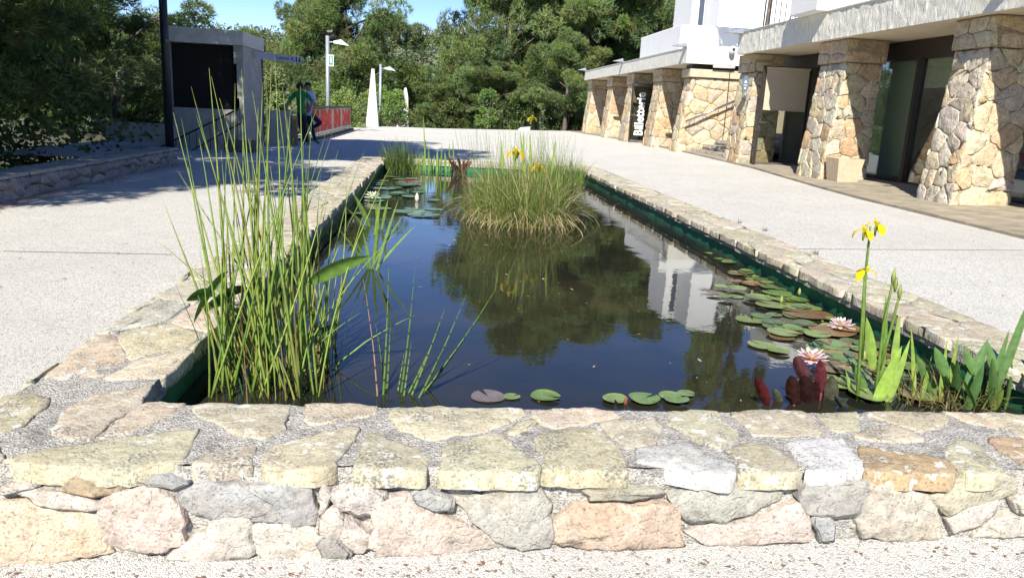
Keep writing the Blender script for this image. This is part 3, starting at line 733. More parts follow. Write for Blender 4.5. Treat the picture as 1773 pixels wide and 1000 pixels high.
a, b = atY(1322, 114, 16.95), atY(1388, 187, 16.95)
m = MB(); m.box((7.50, 18.055, 1.26), (8.52, 18.065, 2.20)); m.tube([(7.49, 18.05, 2.21), (8.54, 18.05, 2.21)], .022, 8); m.tube([(7.50, 18.06, 1.26), (8.52, 18.06, 1.26)], .012, 6); m.build('roller_blind', M['blind'], D1)
D2 = glass_door(30.1, 7.25, 8.40, -.03, 2.16, text=True)
m = MB(); m.box((7.31, 30.06, 2.05), (8.38, 30.072, 2.14)); m.build('top_rail', M['steel'], D2)
def text_mesh(body, size, ext, shear=0, spacing=1., bold=0.):
    cu = bpy.data.curves.new('text', 'FONT'); cu.body = body; cu.size = size; cu.extrude = ext; cu.space_character = spacing; cu.offset = bold
    cu.resolution_u = 2
    o = bpy.data.objects.new('tmp_text', cu); col.objects.link(o); bpy.context.view_layer.update()
    me = bpy.data.meshes.new_from_object(o.evaluated_get(bpy.context.evaluated_depsgraph_get())); bpy.data.objects.remove(o); me.materials.clear(); return me
def fit_text(me, w, h):
    vs_ = np.array([v.co[:] for v in me.vertices]); lo, hi = vs_.min(0), vs_.max(0)
    s = np.array([w/(hi[0]-lo[0]), h/(hi[1]-lo[1]), 1.]); vs_ = (vs_-np.array([(lo[0]+hi[0])/2, (lo[1]+hi[1])/2, 0]))*s
    me.vertices.foreach_set('co', vs_.ravel()); me.update()
me = text_mesh('Billetterie', 1, .002, bold=.03); fit_text(me, 1.62, .36)
# reads upwards, facing the camera: text x -> +Z, text y -> -X
for v in me.vertices: v.co = Vector((-v.co.y, -v.co.z, v.co.x))
o = link('lettering', me, D2, M['white_plastic']); o.location = (7.62, 30.085, 1.03)

# white upper storey volumes behind the far wing roof
UP = empty('white_upper_house', (12, 30, 3), 'plain white rendered upper storey rising behind the far flat roof', 'building')
bx0 = atY(1180, 42, 26.2)
m = MB(); m.box((bx0.x, 26.2, 3.05), (16.5, 31.5, bx0.z)); m.build('wall', M['white'], UP, bevel=.03)
tx = atY(1245, 20, 31.6)
m = MB(); m.box((tx.x, 31.6, 3.0), (17.0, 36.5, 7.6)); m.build('tower_wall', M['white'], UP, bevel=.03)
m = MB(); m.box((tx.x-.55, 33.4, 3.0), (tx.x-.002, 36.0, 7.6)); m.build('tower_wing', M['white'], UP, bevel=.02)
m = MB(); m.box((tx.x-.25, 33.36, 3.6), (tx.x-.04, 33.395, 7.4)); m.build('window', simple('blue_dark_glass', (.06, .08, .12), .1), UP)
# terrace above the near wing
TP = empty('roof_terrace_parapet', (13, 23, 3.1), 'low white parapet blocks behind the rough near fascia', 'parapet')
p0 = atY(1412, 32, 15.0)
m = MB(); m.box((p0.x, 15., 3.1), (p0.x+3.4, 16.2, 3.62)); m.build('block', M['white'], TP, bevel=.02)
m = MB(); m.box((10.9, 22.4, 2.9), (15.5, 22.6, 3.9)); m.build('back_wall', M['white'], TP)
RG = empty('roof_railing', (11.2, 19.0, 3.1), 'thin black balustrade on the roof behind the rough fascia', 'railing')
ra, rb = atY(1325, 0, 19.2), atY(1412, 0, 19.2)
m = MB(); m.tube([(ra.x, 19.2, 4.1), (rb.x+.4, 19.2, 4.1)], .02, 6); m.build('top_rail', M['dark_metal'], RG)
m = MB(); m.tube([(ra.x, 19.2, 3.2), (rb.x+.4, 19.2, 3.2)], .015, 6); m.build('bottom_rail', M['dark_metal'], RG)
k = 0; x = ra.x+.03
while x < rb.x+.4:
    m = MB(); m.tube([(x, 19.2, 3.1), (x, 19.2, 4.1)], .012 if k % 5 else .02, 5); m.build('baluster', M['dark_metal'], RG); x += .13; k += 1

# steps in the gap between the wings
ST = empty('stone_steps', (8.2, 22, -.05), 'short flight of rough stone steps between the two wings', 'steps')
for k in range(5):
    m = MB(); x = 7.75+k*.38; r = random.Random(70+k)
    m.box((x, 20.0, -.1), (x+2.6-k*.4, 23.9, .05+.155*k)); s = m.build('step', M['strip'], ST, bevel=.015)
    for i, q in enumerate(rubble([(-23.9, -.08+.155*k), (-20.0, -.08+.155*k), (-20.0, .045+.155*k), (-23.9, .045+.155*k)], .4, .13, .015, r, .3)):
        put_stone('stone', q, (x-.004, 0, 0), (0, -1, 0), (0, 0, 1), s, M['darkstone'], vary(r.choice([(.46, .43, .36), GREY]), r, .15), thick=.04, bevel=.015, bulge=.01, seg=.15, jit=.005, amp=.01, rings=(.5,), seed=7000+k*40+i)
HR = empty('handrail', (7.6, 23.9, .8), 'round steel handrail fixed to the lit stone end wall', 'handrail')
h0, h1 = atY(1186, 211, 23.86), atY(1280, 171, 23.86)
m = MB(); m.tube([h0+Vector((0, -.08, 0)), h1+Vector((0, -.08, 0))], .035, 10); m.build('tube', M['steel'], HR, smooth=True)
for t in (.1, .35, .65, .9):
    p = h0.lerp(h1, t); m = MB(); m.tube([p+Vector((0, -.06, -.03)), p+Vector((0, .12, -.09))], .012, 6); m.build('bracket', M['steel'], HR)
# small fittings
def canopy_light(px, py, Y, label):
    L = empty('fascia_floodlight', (XF, Y, 3.0), label, 'floodlight', 'floodlights along the fascia')
    m = MB(); x = XF-.01; z = 3.08; w = .16
    m.hexa([(x-.42, Y-.06, z-.02), (x, Y-w, z-.03), (x, Y+w, z-.03), (x-.42, Y+.06, z-.02), (x-.38, Y-.02, z), (x, Y-.05, z+.11), (x, Y+.05, z+.11), (x-.38, Y+.02, z)])
    m.build('shade', M['grey_metal'], L)
    m = MB(); m.tube([(x-.02, Y, z-.02), (x+.1, Y, z-.02)], .02, 6); m.build('arm', M['grey_metal'], L)
for px, lab in ((1680, 'wedge shaped grey floodlight above the nearest pillar'), (1292, 'grey wedge floodlight at the near end of the rough fascia by the tower'), (1196, 'grey wedge floodlight above the oblong stone end wall'), (1082, 'grey wedge floodlight halfway along the far fascia'), (1012, 'small grey wedge floodlight at the far tip of the fascia')):
    Y = {1680: 9.9, 1292: 19.4, 1196: 23.9, 1082: 32.3, 1012: 40.7}[px]
    canopy_light(px, 0, Y, lab)
c0 = atY(1268, 88, 23.6)
CC = empty('security_camera', c0, 'small white round security camera on the pale end fascia', 'camera')
m = MB(); m.tube([c0+Vector((0, .13, .05)), c0+Vector((0, -.02, .05))], .03, 8); m.build('mount', M['white_plastic'], CC)
m = MB(); m.tube([c0+Vector((0, -.02, .13)), c0+Vector((0, -.02, .1)), c0+Vector((0, -.02, -.02)), c0+Vector((0, -.02, -.10))], [.05, .09, .09, .03], 12); m.build('dome', M['white_plastic'], CC, smooth=True)
m = MB(); m.tube([c0+Vector((0, -.105, .03)), c0+Vector((0, -.115, .03))], .045, 10); m.build('lens', M['dark_metal'], CC)
t0, t1 = atY(1235, 115, 23.8), atY(1272, 117, 23.8)
TL = empty('tube_light', t0, 'white tube light fixed above the stone end wall', 'light fitting')
m = MB(); m.tube([t0, t1], .045, 10); m.build('diffuser', M['white_plastic'], TL, smooth=True)
for q in (t0.lerp(t1, .15), t0.lerp(t1, .85)): m = MB(); m.box(q+Vector((-.02, 0, -.02)), q+Vector((.02, .14, .02))); m.build('clip', M['grey_metal'], TL)
cb0, cb1 = atY(1266, 100, 23.86), atY(1251, 245, 23.86)
m = MB(); m.tube([cb0, cb0.lerp(cb1, .5)+Vector((.02, 0, 0)), cb1], .012, 5); o = m.build('cable', M['dark_metal']); setp(o, 'thin dark cable running down the stone end wall from the camera', 'cable')
sg = atY(1290.5, 146, 18.72)
SG = empty('oval_sign', sg, 'oval slate blue sign with white emblem on the pillar beside the steps', 'sign')
m = MB(); n = 24
ring = [(sg.x+math.cos(2*math.pi*i/n)*.085, sg.z+math.sin(2*math.pi*i/n)*.20) for i in range(n)]
m.v = [(x, sg.y-.012, z) for x, z in ring]+[(x, sg.y+.012, z) for x, z in ring]
m.f = [tuple(range(n)), tuple(reversed(range(n, 2*n)))]+[(i, n+i, n+(i+1) % n, (i+1) % n) for i in range(n)]; m.m = [0]*len(m.f)
m.build('plate', simple('slate_blue', (.12, .16, .20), .5), SG)
m = MB(); z = sg.z
m.face([(sg.x-.04, sg.y-.016, z+.03), (sg.x+.04, sg.y-.016, z+.03), (sg.x, sg.y-.016, z+.10)]); m.box((sg.x-.045, sg.y-.017, z-.03), (sg.x+.045, sg.y-.013, z-.015)); m.box((sg.x-.02, sg.y-.017, z-.11), (sg.x+.02, sg.y-.013, z-.07)); m.build('emblem', M['white_plastic'], SG)
# concrete planter at the foot of the second pillar
pb = atG(1475, 316); q = [atG(1444, 311), atG(1475, 317), atG(1506, 313)]
PB = empty('planter_box', (pb.x, pb.y, gz(7.5)), 'empty sand coloured tapered planter box at the foot of a pillar', 'planter')
m = MB(); cx, cy, z0 = 7.55, 14.08, gz(7.5)+.035; s0, s1 = .20, .25
def ring4(s, z): return [(cx-s, cy-s, z), (cx+s, cy-s, z), (cx+s, cy+s, z), (cx-s, cy+s, z)]
rr = [ring4(s0, z0), ring4(s1, z0+.43), ring4(s1-.035, z0+.43), ring4(s1-.06, z0+.12)]
for k in range(3):
    for i in range(4): m.face([rr[k][i], rr[k][(i+1) % 4], rr[k+1][(i+1) % 4], rr[k+1][i]])
m.face(rr[3]); m.build('box', simple('sand_concrete', (.52, .42, .29), .9, 0, .15, 12, .004), PB)
# ================================================================== LEFT SIDE: low wall, kiosk, railings, posts
LW = empty('low_stone_wall', (-5.1, 10, -.33), 'low dark rubble wall along the shaded left edge of the terrace', 'wall')
def low_wall():
    r = random.Random(31); x = -4.95; w = .42; zt = -.07; ya, yb = 3.5, 15.4
    m = MB(); m.box((x-w, ya, -1.2), (x-.02, yb, zt)); core = m.build('mortar', M['mortar_dark'], LW)
    for i, q in enumerate(rubble([(ya, -.36), (yb, -.36), (yb, zt-.015), (ya, zt-.015)], .30, .15, .008, r, .4)):
        put_stone('stone', q, (x+.008, 0, 0), (0, 1, 0), (0, 0, 1), LW, M['darkstone'], vary(r.choice([(.34, .32, .29), (.40, .37, .32), (.28, .26, .24)]), r, .15), thick=.05, bevel=.02, bulge=.02, seg=.08, jit=.006, amp=.015, rings=(.5,), seed=3100+i)
    for i, q in enumerate(rubble([(x-w-.02, ya), (x+.03, ya), (x+.03, yb), (x-w-.02, yb)], .46, .8, .015, r, .15)):
        put_stone('coping_slab', q, (0, 0, zt+.03), (1, 0, 0), (0, 1, 0), LW, M['darkstone'], vary((.40, .38, .33), r, .1), thick=.04, bevel=.012, bulge=.004, seg=.12, jit=.006, amp=.008, rings=(.5,), seed=3300+i)
low_wall()
# dry needles swept against the wall
def needle_litter():
    r = random.Random(5); m = MB()
    for i in range(2600):
        y = r.uniform(4.5, 15.5); x = -4.93+abs(r.gauss(0, .16))+r.random()*.05; a = r.uniform(0, 6.28); L = r.uniform(.03, .07)
        if noise.noise(Vector((0, y*1.3, 0))) < -.15: continue
        z = gz(x)+.004+r.random()*.012; d = Vector((math.cos(a), math.sin(a), r.uniform(-.1, .1)))*L; s = Vector((-math.sin(a), math.cos(a), 0))*.003
        p = Vector((x, y, z)); m.face([p-s, p+s, p+d+s, p+d-s])
    o = m.build('fallen_pine_needles', M['needles']); setp(o, 'orange brown dry pine needles swept along the foot of the low wall', 'needles', kind='stuff')
    # bits of leaf and bark at the foot of the pond wall
    m = MB()
    for i in range(150):
        x = r.uniform(-1.3, 2.3); y = 2.0-abs(r.gauss(0, .05))-.02 if r.random() < .8 else r.uniform(1.3, 2.0); z = gz(x)+.005
        a = r.uniform(0, 6.28); L = r.uniform(.006, .022); d = Vector((math.cos(a), math.sin(a), r.uniform(-.1, .3)))*L; s = Vector((-math.sin(a), math.cos(a), r.uniform(-.2, .2)))*r.uniform(.001, .006)
        p = Vector((x, y, z)); m.face([p-s, p+d*.5-s*1.3, p+d, p+d*.5+s*1.3])
    for i in range(500):
        x = r.uniform(-4.4, 6); y = r.uniform(2.2, 14)
        if XL-CL < x < XR+CR: continue
        a = r.uniform(0, 6.28); L = r.uniform(.01, .04); d = Vector((math.cos(a), math.sin(a), .1))*L; s = Vector((-math.sin(a), math.cos(a), .1))*r.uniform(.002, .008); p = Vector((x, y, gz(x)+.006)); m.face([p-s, p+d*.5-s*1.3, p+d, p+d*.5+s*1.3])
    o = m.build('leaf_litter', simple('brown_litter', (.20, .11, .06), .9, 0, .5, 60)); setp(o, 'small brown leaf and bark fragments scattered on the paving', 'litter', kind='stuff')
needle_litter()
# tall dark post
pp = Vector((-6.14, 18.6, -.4)); PO = empty('dark_post', pp, 'tall slim dark post standing in front of the concrete shelter', 'post')
m = MB(); m.tube([pp, pp+Vector((0, 0, 4.6))], [.095, .085], 12); m.build('shaft', M['dark_metal'], PO, smooth=True)
m = MB(); m.tube([pp+Vector((0, 0, -.02)), pp+Vector((0, 0, .12))], .15, 12); m.build('base', M['dark_metal'], PO)
m = MB(); m.box(pp+Vector((.05, -.11, 2.42)), pp+Vector((.10, -.07, 2.5))); m.build('clip', M['grey_metal'], PO)
# concrete shelter
KI = empty('concrete_shelter', (-5.7, 20.5, -.3), 'small shaded concrete shelter with a wide black opening and flat roof', 'shelter')
kx0, kx1, ky0, ky1 = -6.68, -4.80, 20.0, 22.2
m = MB(); m.hexa([(kx0-.03, ky0-.05, 2.14), (kx1+.03, ky0-.05, 2.14), (kx1+.03, ky1, 2.14), (kx0-.03, ky1, 2.14), (kx0-.03, ky0-.05, 2.5), (kx1+.03, ky0-.05, 2.47), (kx1+.03, ky1, 2.47), (kx0-.03, ky1, 2.5)]); m.build('roof', M['concrete_pale'], KI, bevel=.012)
m = MB(); m.box((kx0, ky0, -.5), (kx1-.12, ky0+.12, .62)); m.build('parapet', M['concrete'], KI, bevel=.008)
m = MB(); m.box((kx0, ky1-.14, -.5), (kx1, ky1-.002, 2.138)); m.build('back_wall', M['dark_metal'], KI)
m = MB(); m.box((kx0, ky0+.122, -.5), (kx0+.12, ky1-.142, 2.138)); m.build('side_wall', M['concrete'], KI)
m = MB()
m.box((kx1-.115, ky0+.002, -.5), (kx1, ky1-.142, .9)); m.build('side_wall', M['concrete'], KI, bevel=.006)
m = MB(); m.box((kx1-.17, ky0+.06, .902), (kx1-.01, ky1-.142, 1.7)); m.build('side_wall', M['concrete'], KI, bevel=.006)
m = MB(); m.box((kx1-.25, ky0+.12, 1.702), (kx1-.02, ky1-.142, 2.138)); m.build('side_wall', M['concrete'], KI, bevel=.006)
m = MB(); m.box((kx0+.121, ky0+.3, .5), (kx1-.26, ky0+.34, 2.138)); m.build('dark_interior_sheet', simple('interior_black', (.006, .005, .005), .8), KI)  # near-black sheet behind the opening, its colour standing in for the shaded interior
# direction sign on the shelter
s0, s1 = atY(452, 93, 21.2), atY(523, 108, 21.2)
SN = empty('direction_sign', s0, 'long pale sign board with dark lettering and pictograms projecting from the shelter', 'sign')
sw = s1.x+4.78; sl = Vector((sw, 0, -.06)); zc = (s0.z+s1.z)/2
def board(a, b, y0, y1, h): return [(a.x, y0, a.z-h), (b.x, y0, b.z-h), (b.x, y1, b.z-h), (a.x, y1, a.z-h), (a.x, y0, a.z+h), (b.x, y0, b.z+h), (b.x, y1, b.z+h), (a.x, y1, a.z+h)]
sa = Vector((-4.79, 21.2, zc+.04)); sb = Vector((s1.x, 21.2, zc-.03))
m = MB(); m.hexa(board(sa, sb, 21.18, 21.22, .085)); m.build('board', simple('sign_blue_grey', (.42, .45, .52), .5), SN)
ink = simple('sign_ink', (.02, .025, .06), .6)
me = text_mesh('Toilettes', .1, .001); fit_text(me, .36, .085)
for v in me.vertices: v.co = Vector((v.co.x, -v.co.z, v.co.y))
o = link('lettering', me, SN, ink); o.location = sa.lerp(sb, .58)+Vector((0, -.026, 0))
for k, t in enumerate((.80, .885, .955)):
    c = sa.lerp(sb, t)+Vector((0, -.024, 0)); m = MB()
    if k == 0:
        m.tube([c+Vector((-.02, 0, .035)), c+Vector((-.02, -.002, .035))], .016, 8); m.box(c+Vector((-.03, -.003, -.02)), c+Vector((-.008, 0, .02)))
        for i in range(10):
            a0, a1 = 2*math.pi*i/12-2.2, 2*math.pi*(i+1)/12-2.2; q = c+Vector((.005, 0, -.022))
            m.face([q+Vector((math.cos(a0)*.036, -.002, math.sin(a0)*.036)), q+Vector((math.cos(a1)*.036, -.002, math.sin(a1)*.036)), q+Vector((math.cos(a1)*.026, -.002, math.sin(a1)*.026)), q+Vector((math.cos(a0)*.026, -.002, math.sin(a0)*.026))])
    else:
        m.tube([c+Vector((0, 0, .05)), c+Vector((0, -.002, .05))], .014, 8); w = .016
        if k == 1: m.box(c+Vector((-w, -.003, -.065)), c+Vector((w, 0, .032)))
        else: m.face([c+Vector((-.03, -.003, -.03)), c+Vector((.03, -.003, -.03)), c+Vector((.008, -.003, .032)), c+Vector((-.008, -.003, .032))]); m.box(c+Vector((-.012, -.003, -.065)), c+Vector((.012, 0, -.031)))
    m.build('pictogram', ink, SN)
# parapet beam by the steps down
b0, b1 = atY(182, 222, 19.4), atY(300, 262, 19.4)
m = MB(); m.box((b0.x, 19.4, -.22), (-6.3, 19.75, .22)); o = m.build('concrete_parapet', M['concrete'], bevel=.015); setp(o, 'plain grey concrete parapet beam left of the dark post', 'parapet')
# stair rail
SR = empty('stair_railing', (-5.6, 19.1, -.3), 'dark sloping stair railing with thin balusters before the shelter', 'railing')
r0, r1 = atY(262, 262, 19.1), atY(415, 188, 19.1); q0, q1 = atY(300, 270, 19.1), atY(418, 205, 19.1)
m = MB(); m.tube([r0, r1], .022, 6); m.build('top_rail', M['dark_metal'], SR)
m = MB(); m.tube([q0+Vector((0, .02, -.1)), q1+Vector((0, .02, -.1))], .016, 6); m.build('mid_rail', M['dark_metal'], SR)
for i in range(13):
    p = r0.lerp(r1, (i+.6)/13.); m = MB(); m.tube([p, (p.x, p.y, -.4)], .009, 5); m.build('baluster', M['dark_metal'], SR)
# grey wall the man leans on, with end post
m = MB(); m.box((-4.78, 22.3, -.5), (-4.12, 22.6, .62)); o = m.build('concrete_block_wall', M['concrete'], bevel=.012); setp(o, 'short grey concrete wall between the shelter and the two men', 'wall')
m = MB(); m.box((-4.11, 22.35, -.5), (-3.97, 22.58, .5)); o = m.build('wooden_end_post', simple('old_timber', (.22, .15, .08), .9, 0, .3, 12, .006), bevel=.01); setp(o, 'square brown timber post at the end of the short concrete wall', 'post')
m = MB(); m.box((-5.0, 19.0, -.5), (-4.35, 19.3, -.05)); o = m.build('dark_bench_block', M['mortar_dark'], bevel=.04); setp(o, 'low dark stone block on the paving before the shelter', 'block')
# railing with the red banner
BR = empty('banner_railing', (-4.1, 30, -.32), 'green topped railing carrying pale panels along the left edge of the terrace', 'railing')
yA, yB, xb_ = 25.2, 36.6, -4.1
m = MB(); m.box((xb_-.04, yA, .66), (xb_+.04, yB, .74)); m.build('top_rail', simple('dark_green_rail', (.03, .06, .045), .5), BR)
m = MB(); m.box((xb_-.02, yA, -.16), (xb_+.02, yB, -.12)); m.build('bottom_rail', M['grey_metal'], BR)
y = yA
while y < yB:
    m = MB(); m.box((xb_-.018, y-.018, -.34), (xb_+.018, y+.018, .658)); m.build('post', M['grey_metal'], BR); y += .95
m = MB(); m.box((xb_-.35, yA, -.5), (xb_+.12, yB+.4, -.24)); o = m.build('kerb_wall', M['mortar_dark'], BR, bevel=.03)
BN = empty('red_banner', (-4.06, 31, .2), 'pale banner printed with tall red capital letters hung on the railing', 'banner')
m = MB(); m.box((xb_+.045, 25.6, -.10), (xb_+.052, 36.2, .64)); m.build('cloth', simple('banner_grey', (.42, .44, .40), .8, 0, .1, 3), BN)
red = simple('banner_red', (.62, .03, .015), .7, 0, .15, 6)
for wd, ya, yb in (('THEME', 25.8, 30.0), ('ENS', 30.6, 32.7), ('DANS', 33.2, 36.0)):
    me = text_mesh(wd, 1, .003, bold=.085); fit_text(me, yb-ya, .72)
    for v in me.vertices: v.co = Vector((v.co.z, v.co.x, v.co.y))
    o = link('lettering', me, BN, red); o.location = (xb_+.056, (ya+yb)/2, .27)
# bar fence at the end of the terrace
BF = empty('bar_fence', (-3.6, 41.6, -.3), 'thin dark bar fence in front of the far shrubs', 'fence')
m = MB(); m.box((-5.2, 43.23, .72), (-2.0, 43.27, .76)); m.box((-5.2, 43.23, -.2), (-2.0, 43.27, -.16)); m.build('rails', M['dark_metal'], BF)
x = -5.2
while x < -2.0:
    m = MB(); m.box((x-.01, 43.24, -.34), (x+.01, 43.26, .718)); m.build('bar', M['dark_metal'], BF); x += .14
# concrete needles
def needle(base, w, h, tw, label, shoulder=None):
    m = MB(); x, y, z = base; a = w/2; b = tw/2
    m.hexa([(x-a, y-a, z), (x+a, y-a, z), (x+a, y+a, z), (x-a, y+a, z), (x-b, y-b, z+h), (x+b, y-b, z+h), (x+b, y+b, z+h), (x-b, y+b, z+h)])
    if shoulder:
        m.hexa([(x-b, y-b, z+h+.003), (x+b, y-b, z+h+.003), (x+b, y+b, z+h+.003), (x-b, y+b, z+h+.003)]+[(x+sx*b*.35, y+sy*b*.35, z+h+shoulder) for sx, sy in ((-1, -1), (1, -1), (1, 1), (-1, 1))])
    o = m.build('concrete_needle', M['concrete_pale'], bevel=.012); setp(o, label, 'pillar', 'tapering concrete needles beyond the railing')
c = atY(645, 219, 42.6); needle((c.x, 42.6, -.36), .68, 3.0, .15, 'tallest pale concrete needle tapering upward at the end of the terrace')
c = atY(701, 219, 50); needle((c.x, 50, -1.6), .52, 2.95, .36, 'shorter pale concrete needle with pointed top beyond the terrace edge', .55)
c = atY(692, 219, 54); needle((c.x, 54, -1.9), .5, 3.2, .3, 'pale concrete needle half hidden behind the rounded shrub', .5)
# street lamps
def lamp(px, ptop, Y, label, extra=False):
    t = atY(px, ptop, Y); zb = min(-.4, tz(t.x, Y)); L = empty('street_lamp', (t.x, Y, zb), label, 'street lamp', 'grey street lamps along the path')
    s = Y/34.
    m = MB(); m.tube([(t.x, Y, zb), (t.x, Y, t.z)], .075, 8); m.build('pole', M['lamp_metal'], L, smooth=True)
    h = t.z-.25
    m = MB(); m.tube([(t.x, Y, h), (t.x+.25, Y, h+.02)], .025, 6); m.build('arm', M['lamp_metal'], L)
    m = MB(); x = t.x+.25
    m.hexa([(x, Y-.1, h-.03), (x+.62, Y-.05, h-.10), (x+.62, Y+.05, h-.10), (x, Y+.1, h-.03), (x, Y-.06, h+.06), (x+.3, Y-.07, h+.13), (x+.3, Y+.07, h+.13), (x, Y+.06, h+.06)]); m.build('lamp_head', simple('pale_lamp', (.6, .62, .64), .4), L)
    if extra:
        m = MB(); m.tube([(t.x-.02, Y, t.z-.02), (t.x+.02, Y, t.z+.12), (t.x+.2, Y, t.z+.14), (t.x+.28, Y, t.z+.02), (t.x+.1, Y, t.z-.06)], [.06, .12, .13, .11, .06], 8); m.build('floodlight', M['dark_metal'], L)
        sg_ = atY(572, 105, Y-.1); m = MB(); m.box((sg_.x-.09, Y-.12, sg_.z-.22), (sg_.x+.13, Y-.09, sg_.z+.22)); pl = m.build('sign_plate', M['white_plastic'], L)
        m = MB(); m.box((sg_.x-.06, Y-.126, sg_.z-.17), (sg_.x+.10, Y-.122, sg_.z+.18)); m.build('green_field', simple('sign_green', (.03, .22, .20), .5), pl)
        m = MB(); m.box((sg_.x-.01, Y-.132, sg_.z-.10), (sg_.x+.05, Y-.128, sg_.z+.08)); m.tube([(sg_.x+.02, Y-.128, sg_.z+.12), (sg_.x+.02, Y-.132, sg_.z+.12)], .03, 8); m.build('pictogram', M['white_plastic'], pl)
lamp(567, 62, 33, 'nearest street lamp with dark floodlight on top and a green sign plate', True)
lamp(659, 111, 47, 'middle street lamp just right of the tallest concrete needle')
lamp(682, 141, 60, 'farthest and smallest street lamp above the rounded shrub')
wb = atG(905, 225)
m = MB(); c = Vector((wb.x, 43.0, gz(wb.x)))
m.hexa([c+Vector(v) for v in [(-.35, -.2, 0), (.3, -.2, 0), (.3, .2, 0), (-.35, .2, 0), (-.2, -.12, .14), (.3, -.15, .2), (.3, .15, .2), (-.2, .12, .14)]])
o = m.build('white_block', M['white'], bevel=.015); setp(o, 'small white wedge block on the far lip of the terrace', 'block')
# ================================================================== TREES AND SHRUBS
nr = np.random.default_rng(5)
def tri_mesh(name, P, colr):
    """P (n,3,3) triangles, colr (n,3)"""
    n = len(P); me = bpy.data.meshes.new(name)
    me.vertices.add(n*3); me.loops.add(n*3); me.polygons.add(n)
    me.vertices.foreach_set('co', np.ascontiguousarray(P, dtype=np.float32).ravel())
    me.loops.foreach_set('vertex_index', np.arange(n*3, dtype=np.int32))
    me.polygons.foreach_set('loop_start', np.arange(0, n*3, 3, dtype=np.int32)); me.polygons.foreach_set('loop_total', np.full(n, 3, dtype=np.int32))
    me.update(calc_edges=True)
    ca = me.color_attributes.new('tint', 'FLOAT_COLOR', 'POINT')
    cc = np.ones((n, 3, 4), dtype=np.float32); cc[:, :, :3] = colr[:, None, :]
    ca.data.foreach_set('color', cc.ravel()); return me
def unit(v): return v/np.maximum(np.linalg.norm(v, axis=-1, keepdims=True), 1e-9)
def needles(centers, radii, per, L, W, k, tintc, flat=.75, up=.35):
    """tufts of k narrow triangles around each clump centre"""
    n = len(centers); idx = np.repeat(np.arange(n), per); c = centers[idx]; rad = radii[idx][:, None]
    d = unit(nr.normal(size=(len(idx), 3))); rr = nr.uniform(.55, 1., (len(idx), 1))**.6
    p = c+d*rad*rr*np.array([1, 1, flat])
    tt = tintc[idx]*nr.uniform(.75, 1.25, (len(idx), 1))*(1+.12*nr.normal(size=(len(idx), 3)))
    td = unit(d+np.array([0, 0, up])+.35*nr.normal(size=d.shape))
    P = []; Cc = []
    for _ in range(k):
        dd = unit(td+.75*nr.normal(size=td.shape)); ll = L*nr.uniform(.6, 1.2, (len(idx), 1))
        s = unit(np.cross(dd, nr.normal(size=dd.shape)))*W*nr.uniform(.7, 1.3, (len(idx), 1))
        P.append(np.stack([p-s, p+s, p+dd*ll], 1)); Cc.append(tt)
    return np.concatenate(P), np.clip(np.concatenate(Cc), .2, 2.2)
def leaves(centers, radii, per, L, W, tintc, flat=.85):
    n = len(centers); idx = np.repeat(np.arange(n), per); c = centers[idx]; rad = radii[idx][:, None]
    d = unit(nr.normal(size=(len(idx), 3))); p = c+d*rad*nr.uniform(.5, 1., (len(idx), 1))*np.array([1, 1, flat])
    tt = tintc[idx]*nr.uniform(.7, 1.3, (len(idx), 1))*(1+.1*nr.normal(size=(len(idx), 3)))
    dd = unit(d+.9*nr.normal(size=d.shape)+np.array([0, 0, .2])); s = unit(np.cross(dd, nr.normal(size=dd.shape)))*W
    ll = L*nr.uniform(.6, 1.2, (len(idx), 1)); q = p+dd*ll*.5
    P = np.concatenate([np.stack([p, q-s, p+dd*ll], 1), np.stack([p, p+dd*ll, q+s], 1)])
    return P, np.clip(np.concatenate([tt, tt]), .2, 2.2)
